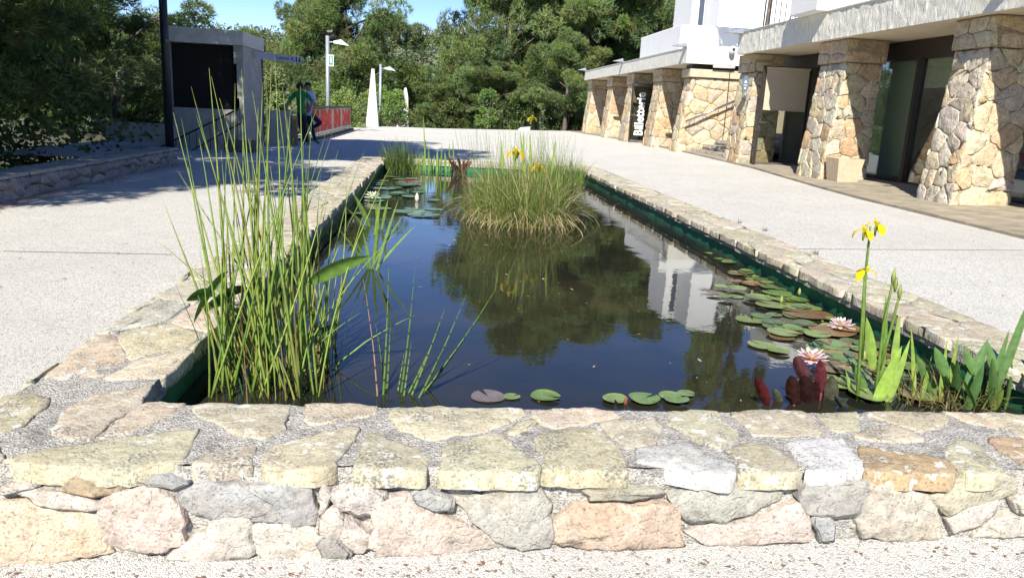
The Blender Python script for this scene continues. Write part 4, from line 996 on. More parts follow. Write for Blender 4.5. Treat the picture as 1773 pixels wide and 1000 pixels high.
def pine_proto(seed, H, Rc, base, bare=.0, lean=0., nl=16, per=150, L=.24, W=.016, droop=.0):
    r = random.Random(seed); mb = MB(); n = 9; ph = r.uniform(0, 6)
    def tp(t): return Vector((math.sin(t*3+ph)*.25*H/10+lean*t*t*H*.15, math.cos(t*2.3+ph)*.2*H/10, t*H*.96))
    o0 = tp(0); tpp = lambda t: tp(t)-Vector((o0.x, o0.y, 0))
    mb.tube([tpp(i/(n-1)) for i in range(n)], [(.19*(1-i/(n-1))**.8+.02)*H/10 for i in range(n)], 8)
    cen = []; rad = []
    for i in range(nl):
        t = base+(1-base)*(i+r.random()*.8)/nl; a = i*2.4+r.uniform(-.5, .5)
        prof = math.sin(min(1, (t-base)/(1-base)*.8+.25)*math.pi)**.7
        ln = Rc*prof*r.uniform(.6, 1.15); p0 = tpp(t); up = r.uniform(.1, .6)-droop
        d = Vector((math.cos(a), math.sin(a), up)).normalized()
        pts = [p0+d*ln*s+Vector((0, 0, .12*ln*math.sin(s*2.2)))+Vector((r.gauss(0, .06), r.gauss(0, .06), r.gauss(0, .05)))*ln*s for s in (0, .3, .6, .85, 1)]
        mb.tube(pts, [.075*H/10*(1-s*.85) for s in (0, .3, .6, .85, 1)], 5)
        for s in (.42, .62, .8, 1.0):
            c0 = p0+d*ln*s
            for j in range(2 if s < .7 else 3):
                off = Vector((r.gauss(0, .35), r.gauss(0, .35), r.gauss(.10, .25)))*Rc*.33
                c = c0+off; cen.append(c); rad.append(r.uniform(.30, .62)*Rc/3.2)
                if r.random() < .4: mb.tube([c0, c0.lerp(c, .6), c], [.02, .014, .006], 4)
    for j in range(6):
        c = tpp(1)+Vector((r.gauss(0, .4), r.gauss(0, .4), r.uniform(-.5, .3)))*Rc*.25; cen.append(c); rad.append(r.uniform(.3, .55)*Rc/3.2)
    cen = np.array([tuple(c) for c in cen]); rad = np.array(rad)
    ti = np.array([.95, 1., .9])*nr.uniform(.72, 1.28, (len(cen), 1))*np.stack([nr.uniform(.9, 1.18, len(cen)), np.ones(len(cen)), nr.uniform(.75, 1.1, len(cen))], 1)
    P, Cc = needles(cen, rad, per, L, W, 6, ti)
    tr = mb.mesh('pine_trunk'); tr.shade_smooth(); tr.materials.append(M['bark'])
    cr = tri_mesh('pine_crown', P, Cc); cr.materials.append(M['pine']); return tr, cr
PROTO = [pine_proto(1, 10, 3.6, .30, nl=17, per=120), pine_proto(2, 10, 3.2, .42, lean=.4, nl=15, per=125), pine_proto(3, 10, 4.2, .22, nl=18, per=125), pine_proto(4, 10, 2.8, .55, lean=-.3, nl=13, per=130)]
def tree(pr, x, y, h, label, rz=0., wide=1., z=None, name='pine_tree', group='pine trees around the terrace'):
    tr, cr = PROTO[pr]; s = h/10.
    e = empty(name, (x, y, tz(x, y)-.1 if z is None else z), label, 'tree', group, rz); e.scale = (s*wide, s*wide, s)
    for nm, me in (('trunk', tr), ('crown', cr)):
        o = bpy.data.objects.new(nm, me); col.objects.link(o); o.parent = e
    return e
def px_tree(pr, px, top, Y, label, rz, wide=1.):
    p = atY(px, top, Y); z = tz(p.x, Y)-.1; return tree(pr, p.x, Y, p.z-z, label, rz, wide, z)
# big rounded pine left of the gap, and its neighbours
px_tree(2, 612, -30, 58, 'broad rounded pine rising behind the street lamps left of the sky gap', .3, .95)
px_tree(0, 540, -12, 62, 'tall pine behind the direction sign', 1.9, .72)
px_tree(1, 432, 52, 74, 'slim feathery pine showing above the shelter roof', 2.5, .8)
px_tree(0, 325, 85, 60, 'lit pine behind the left end of the shelter roof', .9, .75)
px_tree(2, 712, 118, 66, 'low spreading pine right of the middle street lamp', 4., 1.05)
px_tree(0, 770, 135, 58, 'bushy pine at the foot of the wooded hill', 2.2, 1.5)
px_tree(1, 655, 100, 70, 'pine in the second row left of the hill', 5.1, 1.3)
px_tree(2, 815, 135, 72, 'rounded pine below the hill left of the big dark pines', .2, 1.2)
# tall pines on the right behind the far wing
px_tree(2, 890, -150, 54, 'tall dense pine edging the right side of the sky gap', 1.0, .78)
px_tree(0, 955, -235, 60, 'very tall pine behind the far end of the building', 3.3, .8)
px_tree(3, 1040, -190, 50, 'pine with a pale bare trunk behind the far fascia', 4.4, .95)
px_tree(0, 1085, -170, 58, 'dark full pine above the middle of the far fascia', .4, .85)
px_tree(3, 1145, -150, 49, 'pine with straight grey trunk left of the white block', 2.8, .9)
px_tree(2, 1190, -140, 60, 'thick pine crown behind the white upper storey', 5.3, .8)
px_tree(1, 860, 95, 50, 'smaller pale pine standing in front of the tall right hand pines', 2.0, 1.2)
px_tree(0, 985, 60, 47.5, 'short bushy pine just beyond the far end of the building', .7, 1.15)
px_tree(1, 1290, -180, 62, 'pine behind the white tower', 1.4, .9)
px_tree(3, 1376, -420, 24, 'dark pine trunk rising behind the roof railing', 1.4, .42)
px_tree(0, 1480, -150, 40, 'pine crown beyond the roof parapet', 3.0, .9)
# shaded pines on the left, behind the low wall
LEFT = [(0, -8.2, 14.0, 7.5, 'nearest dark pine behind the low wall with a forked grey trunk', .5), (2, -11.2, 10.5, 8.5, 'dark pine filling the left edge of the picture', 2.1), (1, -10.0, 18.5, 8.0, 'dark pine left of the concrete parapet', 3.7), (0, -13.5, 16.0, 9.5, 'shaded pine deeper in the wood on the left', 5.2), (2, -9.8, 25.0, 6.5, 'shaded pine behind the shelter', 1.2), (2, -15.5, 24.0, 10.0, 'tall pine at the back of the shaded wood', 2.9), (1, -13.5, 31.0, 7.5, 'sunlit pine seen through the shaded wood', 4.4)]
for pr, x, y, h, lab, rz in LEFT: tree(pr, x, y, h, lab, rz, 1.15)
# pines standing left of the viewpoint; their shade lies across the terrace
for pr, x, y, h, lab, rz, wd in ((2, -10.8, 5.6, 12.0, 'tall pine just outside the left edge shading the wood', .4, 1.15), (0, -14.2, 7.5, 13.0, 'second tall pine outside the left edge', 2.4, 1.2), (2, -7.6, 11.0, 14.0, 'high crowned pine overhanging the shaded terrace', 3.4, 1.1), (0, -16.0, 1.5, 13.5, 'third tall pine outside the left edge', 5.4, 1.2), (2, -16.5, 9.0, 14.0, 'fourth tall pine outside the left edge', 1.4, 1.2)):
    tree(pr, x, y, h, lab, rz, wd)
def shrub(name, x, y, z, rx, ry, h, label, tint=(1, 1, 1), n=40, per=120, L=.11, W=.03, group=None, seed=1, mat='bush'):
    r = random.Random(seed); cen = []; rad = []
    for i in range(n):
        a = r.uniform(0, 6.283); q = math.sqrt(r.random()); zz = r.random()
        k = math.sqrt(max(.05, 1-(zz*.95)**2)) if zz > .3 else .95
        cen.append((x+math.cos(a)*q*rx*k*.85, y+math.sin(a)*q*ry*k*.85, z+h*(.12+zz*.78))); rad.append(r.uniform(.55, 1.0)*min(rx, ry, h)*.34)
    ti = np.array(tint)*nr.uniform(.75, 1.25, (n, 1)); P, Cc = leaves(np.array(cen), np.array(rad), per, L, W, ti)
    P = P-np.array([x, y, z]); e = empty(name, (x, y, z), label, 'shrub', group)
    o = link('foliage', tri_mesh(name, P, Cc), e, M[mat]); o.matrix_parent_inverse.identity()
    mb = MB()
    for i in range(5):
        a = i*1.3; mb.tube([(0, 0, -.1), (math.cos(a)*rx*.3, math.sin(a)*ry*.3, h*.4), (math.cos(a)*rx*.5, math.sin(a)*ry*.5, h*.75)], [.05, .03, .01], 5)
    s = mb.build('stem', M['bark'], e); s.matrix_parent_inverse.identity(); return e
def px_shrub(px, base, Y, w, top, label, tint, seed, **k):
    b = atY(px, base, Y); t = atY(px, top, Y); z = b.z; rx = w/2*Y/FPX
    return shrub('shrub', b.x, Y, z, rx, rx*.9, t.z-z, label, tint, seed=seed, group='shrubs beyond the terrace', **k)
px_shrub(476, 250, 27, 62, 108, 'tall pale green shrub between the shelter and the two men', (1.5, 1.35, 1.6), 1, n=60, L=.12)
px_shrub(590, 232, 40, 90, 152, 'long pale hedge shrub behind the banner railing', (1.5, 1.5, 1.25), 2, n=50)
px_shrub(545, 240, 36, 70, 140, 'mid green shrub behind the two men', (1.1, 1.2, .9), 3, n=45)
px_shrub(632, 228, 46, 60, 160, 'pale shrub left of the tallest concrete needle', (1.5, 1.5, 1.3), 4, n=40)
px_shrub(652, 225, 50, 60, 142, 'bright shrub right behind the tallest concrete needle', (1.5, 1.7, 1.0), 5, n=45)
px_shrub(682, 226, 46.5, 56, 152, 'rounded light green shrub between the two concrete needles', (1.35, 1.6, 1.0), 6, n=60)
px_shrub(590, 215, 55, 110, 128, 'darker shrub behind the nearest street lamp', (.9, 1., .8), 7, n=50, L=.16, W=.045)
px_shrub(842, 226, 48, 46, 150, 'pale leafy shrub beyond the lip of the terrace', (1.2, 1.4, 1.1), 8, n=40)
px_shrub(780, 232, 52, 70, 170, 'low dark scrub below the hill', (.7, .7, .6), 9, n=40, L=.16, W=.045)
px_shrub(900, 232, 50, 80, 165, 'dark bush behind the pond island', (.55, .6, .5), 10, n=40, L=.16, W=.045)
px_shrub(970, 232, 49, 70, 160, 'dark bush at the far corner of the building', (.5, .55, .45), 11, n=40, L=.16, W=.045)
# undergrowth among the left trunks: nobody could count it
def undergrowth():
    r = random.Random(9); cen = []; rad = []; ti = []
    for i in range(300):
        x = -6.0-r.random()**.8*11; y = r.uniform(6, 27)
        if x > -8.6 and y > 18.5: continue
        h = r.uniform(.3, 2.0); cen.append((x, y, tz(x, y)+h)); rad.append(r.uniform(.35, .7)); g = r.uniform(.4, 1.0); ti.append((g*.95, g, g*.85))
    for i in range(240):
        x = r.uniform(-14, 22); y = r.uniform(46, 64); cen.append((x, y, tz(x, y)+r.uniform(.2, 1.5))); rad.append(r.uniform(.5, 1.)); g = r.uniform(.35, .8); ti.append((g, g, g*.8))
    P, Cc = leaves(np.array(cen), np.array(rad), 70, .16, .045, np.array(ti)); o = link('undergrowth', tri_mesh('undergrowth', P, Cc), None, M['bush'])
    setp(o, 'dark tangled undergrowth between the tree trunks', 'undergrowth', kind='stuff')
undergrowth()
# far wooded hill
def hill_wood():
    r = random.Random(17); cen = []; rad = []; ti = []
    for i in range(2300):
        y = 84+(r.random()**.8)*170; x = r.uniform(-.75, .62)*y*.8+.1*y
        s = r.uniform(1.2, 2.6); g = r.uniform(.6, 1.25); z = tz(x, y)+r.uniform(1.5, 3.6)
        for k in range(3):
            cen.append((x+r.gauss(0, s*.45), y+r.gauss(0, s*.45), z+r.gauss(0, s*.35))); rad.append(s*r.uniform(.5, .85)); ti.append((g*r.uniform(.9, 1.1), g, g*r.uniform(.85, 1.1)))
    P, Cc = leaves(np.array(cen), np.array(rad), 34, .75, .22, np.array(ti)); o = link('hillside_wood', tri_mesh('hillside_wood', P, Cc), None, M['farwood'])
    setp(o, 'far wooded hillside closing the view between the pines', 'woodland', kind='stuff')
hill_wood()
# ================================================================== POND PLANTS
GREEN_Y, GREEN_L, GREEN_D, GREEN_B = (.36, .43, .10), (.27, .38, .08), (.055, .12, .035), (.12, .22, .065)
def stalk_obj(name, base, tip, rad, parent, color, bend=.12, n=8, k=5, seed=0, side=None, nodes=False):
    r = random.Random(seed); base = Vector(base); tip = Vector(tip); d = tip-base
    s = side if side is not None else Vector((r.uniform(-1, 1), r.uniform(-1, 1), 0)).normalized()
    pts = []; rr = []
    for i in range(n+1):
        t = i/n; pts.append(base+d*t+s*bend*d.length*(t*t-t)*r.uniform(.92, 1.08)); rr.append(rad*(1-t**1.6*.93))
    m = MB(); m.tube(pts, rr, k); o = m.build(name, M['blade'], parent, smooth=True); o.color = color+(1,)
    if nodes:
        q = MB()
        for i in range(1, n):
            a = pts[i]; t = (pts[i+1]-pts[i-1]).normalized(); q.tube([a-t*.005, a+t*.005], rr[i]*1.25, 6)
        z = q.build('joint_rings', M['blade'], o, smooth=False); z.color = (.05, .07, .03, 1); z['kind'] = 'stuff'; z.matrix_parent_inverse = Matrix(); z.parent = o
        z.matrix_parent_inverse = parent_inv(o)
    return o
def leaf_obj(name, base, tip, width, parent, color, bend=.15, n=8, fold=.25, sag=Vector((0, 0, 1)), shape='sword', up=None):
    base = Vector(base); tip = Vector(tip); d = tip-base; L = d.length; t0 = d.normalized()
    w0 = (up if up is not None else Vector((.9, -.35, 0))); w0 = (w0-t0*w0.dot(t0)).normalized(); nn = t0.cross(w0)
    v = []; f = []
    for i in range(n+1):
        t = i/n
        if shape == 'sword': w = width*(min(1, .55+t*1.2))*(1-t**3.2)
        elif shape == 'lance': w = width*1.75*(t+.02)**.6*max(0, 1-t)**.75
        else: w = width*math.sin(math.pi*t**.7)**.7 if 0 < t < 1 else .001
        c = base+d*t+sag*bend*L*4*(t-t*t)*.5
        for k, e in enumerate((-1, -.5, 0, .5, 1)):
            v.append(c+w0*w*.5*e+nn*fold*w*.5*abs(e))
    for i in range(n):
        for k in range(4): a = i*5+k; f.append((a, a+1, a+6, a+5))
    me = bpy.data.meshes.new(name); me.from_pydata([tuple(x) for x in v], [], f); me.update(); me.shade_smooth()
    o = link(name, me, parent, M['blade']); o.color = color+(1,); return o
def ribbons(base, az, L, W, lean, bend, n=4):
    """numpy grass blades -> triangles"""
    N = len(base); h = np.stack([np.cos(az), np.sin(az), np.zeros(N)], 1); s = np.stack([-np.sin(az), np.cos(az), np.zeros(N)], 1)
    rot = nr.uniform(-1.2, 1.2, N)[:, None]; s = s*np.cos(rot)+h*np.sin(rot)
    pts = []
    for i in range(n+1):
        t = i/n; ang = lean+bend*t
        if i == 0: p = base.copy()
        else: p = p+(h*np.sin(ang)[:, None]+np.array([0, 0, 1.])*np.cos(ang)[:, None])*(L/n)[:, None]
        pts.append(p)
    T = []
    for i in range(n):
        w0 = (W*(1-(i/n)**2))[:, None]*s; w1 = (W*(1-((i+1)/n)**2))[:, None]*s; a, b = pts[i], pts[i+1]
        T.append(np.stack([a-w0, a+w0, b+w1], 1))
        if i < n-1: T.append(np.stack([a-w0, b+w1, b-w1], 1))
    return np.concatenate(T), len(T)
def grass_part(name, parent, cx, cy, rx, ry, N, Lr, W, lean, bend, colors, z=WATER-.05, outward=.6, prof=None, n=4):
    a = nr.uniform(0, 2*np.pi, N); q = np.sqrt(nr.uniform(0, 1, N)); b = np.stack([cx+np.cos(a)*q*rx, cy+np.sin(a)*q*ry, np.full(N, z)], 1)
    az = a*outward+nr.uniform(0, 2*np.pi, N)*(1-outward); L = nr.uniform(*Lr, N)
    if prof: L = L*prof(q)
    T, k = ribbons(b, az, L, W*nr.uniform(.6, 1.3, N), np.abs(nr.normal(0, lean, N)), np.abs(nr.normal(bend, bend*.6, N)), n)
    c = np.array(colors)[nr.integers(0, len(colors), N)]*nr.uniform(.7, 1.25, (N, 1)); c = np.concatenate([c]*k)
    o = link(name, tri_mesh(name, T, c), parent, M['grass']); o['kind'] = 'stuff'; return o

# --- tall rush clump, near left
RU = empty('rush_clump', (-.72, 3.2, WATER), 'tall clump of yellow green rushes standing in the near left corner of the pond', 'plant')
tips = [(300,195),(314,205),(331,150),(345,240),(362,118),(366,133),(396,212),(407,145),(420,206),(437,158),(455,142),(470,108),(476,96),(482,178),(503,186),(520,150),(497,205),(575,232),(585,262),(549,188),(390,250),(352,230),(323,270),(418,120),(447,186),(462,160),(489,150),(430,240),(508,240),(540,200),(310,300),(340,200),(380,170)]
r = random.Random(77)
for i in range(80):
    Yb = r.uniform(2.98, 3.75) if i > 32 else r.uniform(2.98, 3.35)
    xb_ = -.90+r.random()**1.1*.44+(Yb-3)*.03
    base = Vector((xb_, Yb, WATER-.06))
    if i < len(tips): tp = tips[i]; tip = atY(tp[0], tp[1], Yb+r.uniform(-.15, .1))
    else: tip = base+Vector((r.gauss(.02, .13), r.gauss(-.02, .12), r.uniform(.55, 1.12)))
    c = r.choice([GREEN_Y, GREEN_L, GREEN_L, (.17, .27, .05), (.30, .36, .08)])
    stalk_obj('stalk', base, tip, r.uniform(.0048, .0085), RU, vary(c, r, .15), bend=r.uniform(.0, .10), seed=i, k=4)
for i in range(10):   # long arching ones
    b = Vector((r.uniform(-.75, -.45), r.uniform(3.0, 3.6), WATER-.05)); t = [(690,262),(632,258),(650,300),(700,390),(625,540),(555,300),(720,545),(640,430),(280,420),(268,415)][i]
    stalk_obj('stalk', b, atY(t[0], t[1], b.y+r.uniform(-.1, .2)), .0045, RU, vary(GREEN_L, r, .15), bend=.22, seed=900+i, side=Vector((.6, 0, -.8)), k=4)
for i in range(14):   # dry brown stems low down
    b = Vector((r.uniform(-.9, -.45), r.uniform(2.98, 3.5), WATER-.05)); stalk_obj('dry_stalk', b, b+Vector((r.gauss(0, .15), r.gauss(0, .1), r.uniform(.2, .5))), .003, RU, (.30, .18, .07), bend=.15, seed=950+i, k=3)
for (b, t, w, c) in (((372,510),(322,520),.09,GREEN_D),((395,470),(335,560),.10,GREEN_B),((405,520),(352,535),.10,GREEN_D),((430,500),(365,525),.085,GREEN_D),((455,480),(405,560),.07,GREEN_D),((535,490),(640,443),.095,(.14,.25,.05)),((505,600),(590,560),.05,GREEN_D),((440,560),(395,590),.06,GREEN_D),((470,590),(510,560),.05,GREEN_D)):
    Yl = 3.25+r.uniform(-.15, .2); leaf_obj('leaf', atY(*b, Yl), atY(*t, Yl-.1), w, RU, c, bend=.1, shape='lance', fold=.3, up=Vector((.2, -.5, .8)))
grass_part('short_rushes', RU, -.68, 3.3, .26, .36, 120, (.18, .65), .0035, .12, .25, [GREEN_Y, GREEN_L, GREEN_D, (.3, .22, .08)], n=4)
# --- horsetail stems, near middle
HT = empty('horsetail_clump', (-.12, 3.1, WATER), 'sparse jointed horsetail stems rising before the open water', 'plant')
for i, (b, t, bd) in enumerate((((655,700),(628,478),.10),((662,700),(673,462),.03),((690,700),(718,466),.05),((668,700),(676,560),.02),((695,702),(712,592),.02),((700,702),(770,534),.06),((705,702),(830,545),.08),((708,702),(862,494),.10),((712,702),(808,508),.08),((690,702),(762,565),.05),((682,702),(700,610),.03),((672,700),(650,560),.06))):
    Yb = 3.02+.03*(i % 4); stalk_obj('stem', atY(b[0], b[1]+12, Yb), atY(*t, Yb+.1), .0055 if i != 0 else .004, HT, ((.36, .22, .16) if i == 0 else vary((.13, .24, .05), r, .15)), bend=bd, n=9, seed=40+i, side=Vector((-.7, 0, .3)), k=6, nodes=True)
# --- planted island of grasses
ic = atZ(905, 397, WATER); cx, cy = ic.x+.02, ic.y+.75
IS = empty('grass_island', (cx, cy, WATER), 'dense tussock of green and straw coloured grasses in the middle of the pond', 'plant')
gcol = [(.17, .25, .05), (.13, .20, .045), (.22, .28, .07), (.10, .16, .04), (.26, .30, .09)]
grass_part('green_grass', IS, cx, cy, .47, .72, 2600, (.42, .80), .0045, .10, .35, gcol, prof=lambda q: (1.05-.25*q*q)*nr.uniform(.6, 1.1, len(q)))
grass_part('dry_grass', IS, cx+.05, cy-.06, .44, .68, 1300, (.50, .92), .004, .10, 2.1, [(.52, .42, .22), (.44, .35, .17), (.34, .29, .13), (.56, .47, .27)], n=6, outward=.35)
grass_part('fringe_grass', IS, cx-.02, cy-.05, .50, .76, 900, (.25, .55), .0035, .14, .6, gcol+[(.36, .31, .13), (.42, .34, .16)], outward=.6)
grass_part('tall_grass', IS, cx-.05, cy+.1, .55, .7, 150, (.95, 1.30), .003, .07, .15, gcol)
hum = MB(); hum.tube([(cx, cy, -.4), (cx, cy, WATER+.01), (cx, cy, WATER+.1), (cx, cy, WATER+.16)], [.52, .52, .42, .05], 16); o = hum.build('root_mound', M['soil'], IS, smooth=True)
for i, (b, t) in enumerate((((905,300),(907,225)), ((920,300),(917,228)), ((870,300),(868,240)), ((895,300),(885,250)), ((955,300),(962,240)), ((912,330),(900,225)))):
    leaf_obj('iris_leaf', atY(*b, cy), atY(*t, cy), .03, IS, vary((.26, .38, .07), r, .1), bend=.02, fold=.3)
def iris_flower(parent, c, s=1., seed=0, fade=1.):
    r = random.Random(seed); q = MB(); q.tube([c+Vector((0, 0, -.05*s)), c+Vector((0, 0, -.01)), c+Vector((0, 0, .02*s))], [.004*s, .008*s, .004*s], 6); fl = q.build('flower', M['blade'], parent, smooth=True); fl.color = (.2, .3, .05, 1)
    a0 = r.uniform(0, 6)
    for k in range(3):
        a = a0+k*2.094; d = Vector((math.cos(a), math.sin(a), 0)); pts = [c, c+d*.028*s+Vector((0, 0, .020*s)), c+d*.052*s+Vector((0, 0, .004*s)), c+d*.062*s+Vector((0, 0, -.035*s))]; ws = [.008, .026, .050, .022]
        w = Vector((-d.y, d.x, 0)); v = []; f = []
        for p_, ww in zip(pts, ws):
            for e in (-1, 0, 1): v.append(tuple(p_+w*e*ww*.5*s-Vector((0, 0, .006*s*abs(e)))))
        for i in range(3):
            for j in range(2): b = i*3+j; f.append((b, b+1, b+4, b+3))
        me = bpy.data.meshes.new('petal'); me.from_pydata(v, [], f); me.shade_smooth(); o = link('petal', me, fl, M['petal']); o.color = (.80*fade, .60*fade, .015, 1)
        a += 1.05; d = Vector((math.cos(a), math.sin(a), 0)); w = Vector((-d.y, d.x, 0))
        v = [tuple(c-w*.004*s), tuple(c+w*.004*s), tuple(c+d*.016*s+w*.010*s+Vector((0, 0, .03*s))), tuple(c+d*.016*s-w*.010*s+Vector((0, 0, .03*s))), tuple(c+d*.012*s+Vector((0, 0, .045*s)))]
        me = bpy.data.meshes.new('petal'); me.from_pydata(v, [], [(0, 1, 2, 3), (3, 2, 4)]); o = link('petal', me, fl, M['petal']); o.color = (.78*fade, .62*fade, .03, 1)
    return fl
for fx, fy, fY in ((893, 268, -.3), (932, 293, -.3), (921, 208, .2)):
    ft = atY(fx, fy, cy+fY); stalk_obj('flower_stalk', (ft.x, ft.y+.03, WATER), ft, .006, IS, (.2, .3, .06), bend=.02, seed=fx)
iris_flower(IS, atY(893, 265, cy-.3), 1.6, 3, .8); iris_flower(IS, atY(932, 290, cy-.3), 1.3, 4, .7); iris_flower(IS, atY(921, 205, cy+.2), .9, 5, .6)
# sparse grass at the far right corner and far edge plants
FR = empty('corner_grass', (2.1, 13.6, WATER), 'fine sparse grass growing at the far right corner of the pond', 'plant')
grass_part('grass', FR, 2.0, 13.3, .48, .85, 600, (.30, .62), .004, .15, .5, gcol); grass_part('seed_stems', FR, 1.9, 13.3, .5, .7, 60, (.7, 1.15), .0035, .12, .35, [(.30, .33, .16), (.24, .28, .12)])
FL = empty('corner_rushes', (-.7, 13.7, WATER), 'dark green rush tuft at the far left corner of the pond', 'plant')
grass_part('rushes', FL, -.68, 13.7, .22, .35, 420, (.30, .72), .006, .16, .4, [(.05, .09, .03), (.08, .13, .04), (.14, .2, .05)]); grass_part('bright_rushes', FL, -.42, 13.6, .10, .2, 60, (.3, .5), .006, .2, .3, [(.25, .32, .07)])
FM = empty('edge_irises', (.1, 13.8, WATER), 'slender irises against the far green pond side', 'plant')
for i, (px, top, w) in enumerate(((733,198,.016),(737,240,.03),(730,262,.025),(742,255,.025),(757,258,.03),(760,272,.03),(770,262,.03),(765,250,.02),(752,268,.025),(778,245,.02),(784,240,.018),(748,262,.02))):
    leaf_obj('leaf', atY(px+r.uniform(-4, 4), 300, 13.7+.04*i), atY(px, top, 13.7+.04*i), w*1.6, FM, vary((.20, .31, .07), r, .2), bend=.03, fold=.3)
PPL = empty('dark_leaved_plant', (.4, 13.8, WATER), 'small dark purple leaved plant against the far green pond side', 'plant')
for i in range(16):
    a = r.uniform(0, 6.28); b = Vector((.37+r.gauss(0, .06), 13.75+r.gauss(0, .06), WATER)); t = b+Vector((math.cos(a)*.16, math.sin(a)*.1, r.uniform(.15, .36)))
    leaf_obj('leaf', b, t, .06, PPL, r.choice([(.10, .03, .03), (.06, .05, .03), (.13, .05, .04), (.10, .12, .04)]), bend=.1, shape='lance', fold=.3)
# mid-left iris tuft
ML = empty('leaning_iris_tuft', (-.55, 7.2, WATER), 'leaning green iris leaves beside the left lilies', 'plant')
for i, (b, t, w) in enumerate((((640,395),(612,335),.06),((633,400),(600,360),.05),((648,410),(660,340),.03),((655,400),(650,350),.035),((660,400),(672,345),.03),((640,470),(585,395),.02),((640,470),(700,370),.02),((645,470),(655,380),.025),((642,470),(628,400),.025),((648,470),(720,390),.018),((640,470),(612,410),.02),((650,472),(690,345),.02))):
    Yb = atZ(b[0], b[1], WATER).y; leaf_obj('leaf', atZ(b[0], b[1], WATER-.02), atY(t[0], t[1], Yb), w, ML, vary((.20, .32, .07), r, .2), bend=.06, fold=.25)

# --- water lilies
def pad_mesh(seed, lift=0.):
    r = random.Random(seed); n = 22; v = [(0, 0, .002)]; nt_ = .16
    for ring, rr in ((1, .55), (2, .93), (3, 1.)):
        for i in range(n):
            a = nt_+(2*math.pi-2*nt_)*i/(n-1); k = 1+.03*math.sin(a*3+seed)+r.gauss(0, .008)
            z = .002+.0022*math.sin(a*2+seed)*(rr**2)*lift+(.0022*lift if ring == 3 else 0)
            v.append((math.cos(a)*rr*k, math.sin(a)*rr*k, z))
    f = [(0, 1+i, 2+i) for i in range(n-1)]
    for ring in range(2):
        for i in range(n-1): a = 1+ring*n+i; f.append((a, a+n, a+n+1, a+1))
    me = bpy.data.meshes.new('lily_pad'); me.from_pydata(v, [], f); me.update(); me.materials.append(M['pad']); me.shade_smooth(); return me
PADS = [pad_mesh(i, l) for i, l in enumerate((.3, .8, .5, 1.2, .2, 1.6))]
def pad(parent, px, py, wpx, color, r, i):
    p = atZ(px, py, WATER); D = (p-CAM).length; rad = wpx/2*D/FPX
    o = bpy.data.objects.new('pad', PADS[r.randrange(len(PADS))]); col.objects.link(o); o.parent = parent; o.matrix_parent_inverse = parent_inv(parent)
    p.x = min(p.x, XR-.02-rad)
    o.location = (p.x, p.y, WATER+.002+.0025*(i % 9)); o.rotation_euler = (r.gauss(0, .012), r.gauss(0, .012), r.uniform(0, 6.28)); o.scale = (rad, rad*r.uniform(.9, 1.05), 1.); o.color = color+(1,); return o
def lily_flower(parent, c, s, colr, tip, seed=0, name='flower'):
    m = MB(); m.tube([c+Vector((0, 0, -.02)), c+Vector((0, 0, .004)), c+Vector((0, 0, .02*s/.07))], [.006, s*.22, s*.16], 10); fl = m.build(name, M['petal'], parent, smooth=True); fl.color = (.80, .52, .08, 1)
    r = random.Random(seed)
    for ring, (nn, el, ln) in enumerate(((9, 8, 1.), (9, 28, .98), (8, 50, .9), (6, 68, .75))):
        for k in range(nn):
            a = 2*math.pi*(k+ring*.5)/nn+r.gauss(0, .08); e = R(el+r.gauss(0, 4)); d = Vector((math.cos(a)*math.cos(e), math.sin(a)*math.cos(e), math.sin(e))); w = Vector((-math.sin(a), math.cos(a), 0)); n_ = d.cross(w)*-1
            v = []; f = []; L = s*ln
            for i, (t, ww) in enumerate(((.1, .12), (.4, .30), (.7, .30), (.9, .15), (1.0, .01))):
                p = c+d*L*t+n_*L*.10*(t*t)*1.2
                for ee in (-1, 0, 1): v.append(tuple(p+w*ee*ww*.5*L*1.05+n_*abs(ee)*.04*L))
            for i in range(4):
                for j in range(2): b = i*3+j; f.append((b, b+1, b+4, b+3))
            me = bpy.data.meshes.new('petal'); me.from_pydata(v, [], f); me.shade_smooth(); o = link('petal', me, fl, M['petal']); k_ = ring/3; o.color = tuple(a_*(1-k_)+b_*k_ for a_, b_ in zip(colr, tip))+(1,)
    return fl
def bud(parent, c, s, colr):
    m = MB(); m.tube([c+Vector((0, 0, -s)), c, c+Vector((0, 0, s*.8)), c+Vector((0, 0, s*1.5))], [s*.3, s*.55, s*.45, s*.05], 8); o = m.build('bud', M['petal'], parent, smooth=True); o.color = colr+(1,)
G1, G2, G3, BZ = (.13, .20, .055), (.17, .23, .07), (.10, .15, .06), (.20, .13, .06)
LR = empty('pink_water_lily', (2.1, 4.6, WATER), 'broad patch of floating lily pads with pink flowers along the right side', 'water lily')
rp = random.Random(8)
for i, (x, y, w) in enumerate([(112,566,145),(150,548,90),(215,597,110),(265,628,95),(300,610,90),(350,590,100),(195,505,130),(135,473,125),(225,455,130),(210,540,75),(300,545,100),(355,490,140),(390,540,210),(460,520,85),(475,622,200),(405,640,110),(30,395,70),(40,430,90),(35,458,75),(100,400,90),(165,405,90),(190,418,80),(230,388,60),(225,402,60),(65,310,65),(15,300,40),(115,350,55),(85,362,60),(165,370,40),(155,683,125),(235,713,95),(470,685,160),(520,725,110),(480,790,180),(560,770,110),(640,690,120),(600,740,130),(800,830,100),(700,800,120),(620,840,110),(690,760,110),(760,690,80),(-30,420,60),(-60,450,70),(-10,470,70),(-40,285,45),(-90,262,40),(420,700,120),(560,670,90)]):
    px, py = 1260+.38*x, 340+.38*y; q = atZ(px, py, WATER)
    if q.x > XR+.25 or q.y < Y0+.3: continue
    pad(LR, px, py, w*.38, vary(rp.choice([G1, G2, G2, G3, BZ, G1]), rp, .18), rp, i)
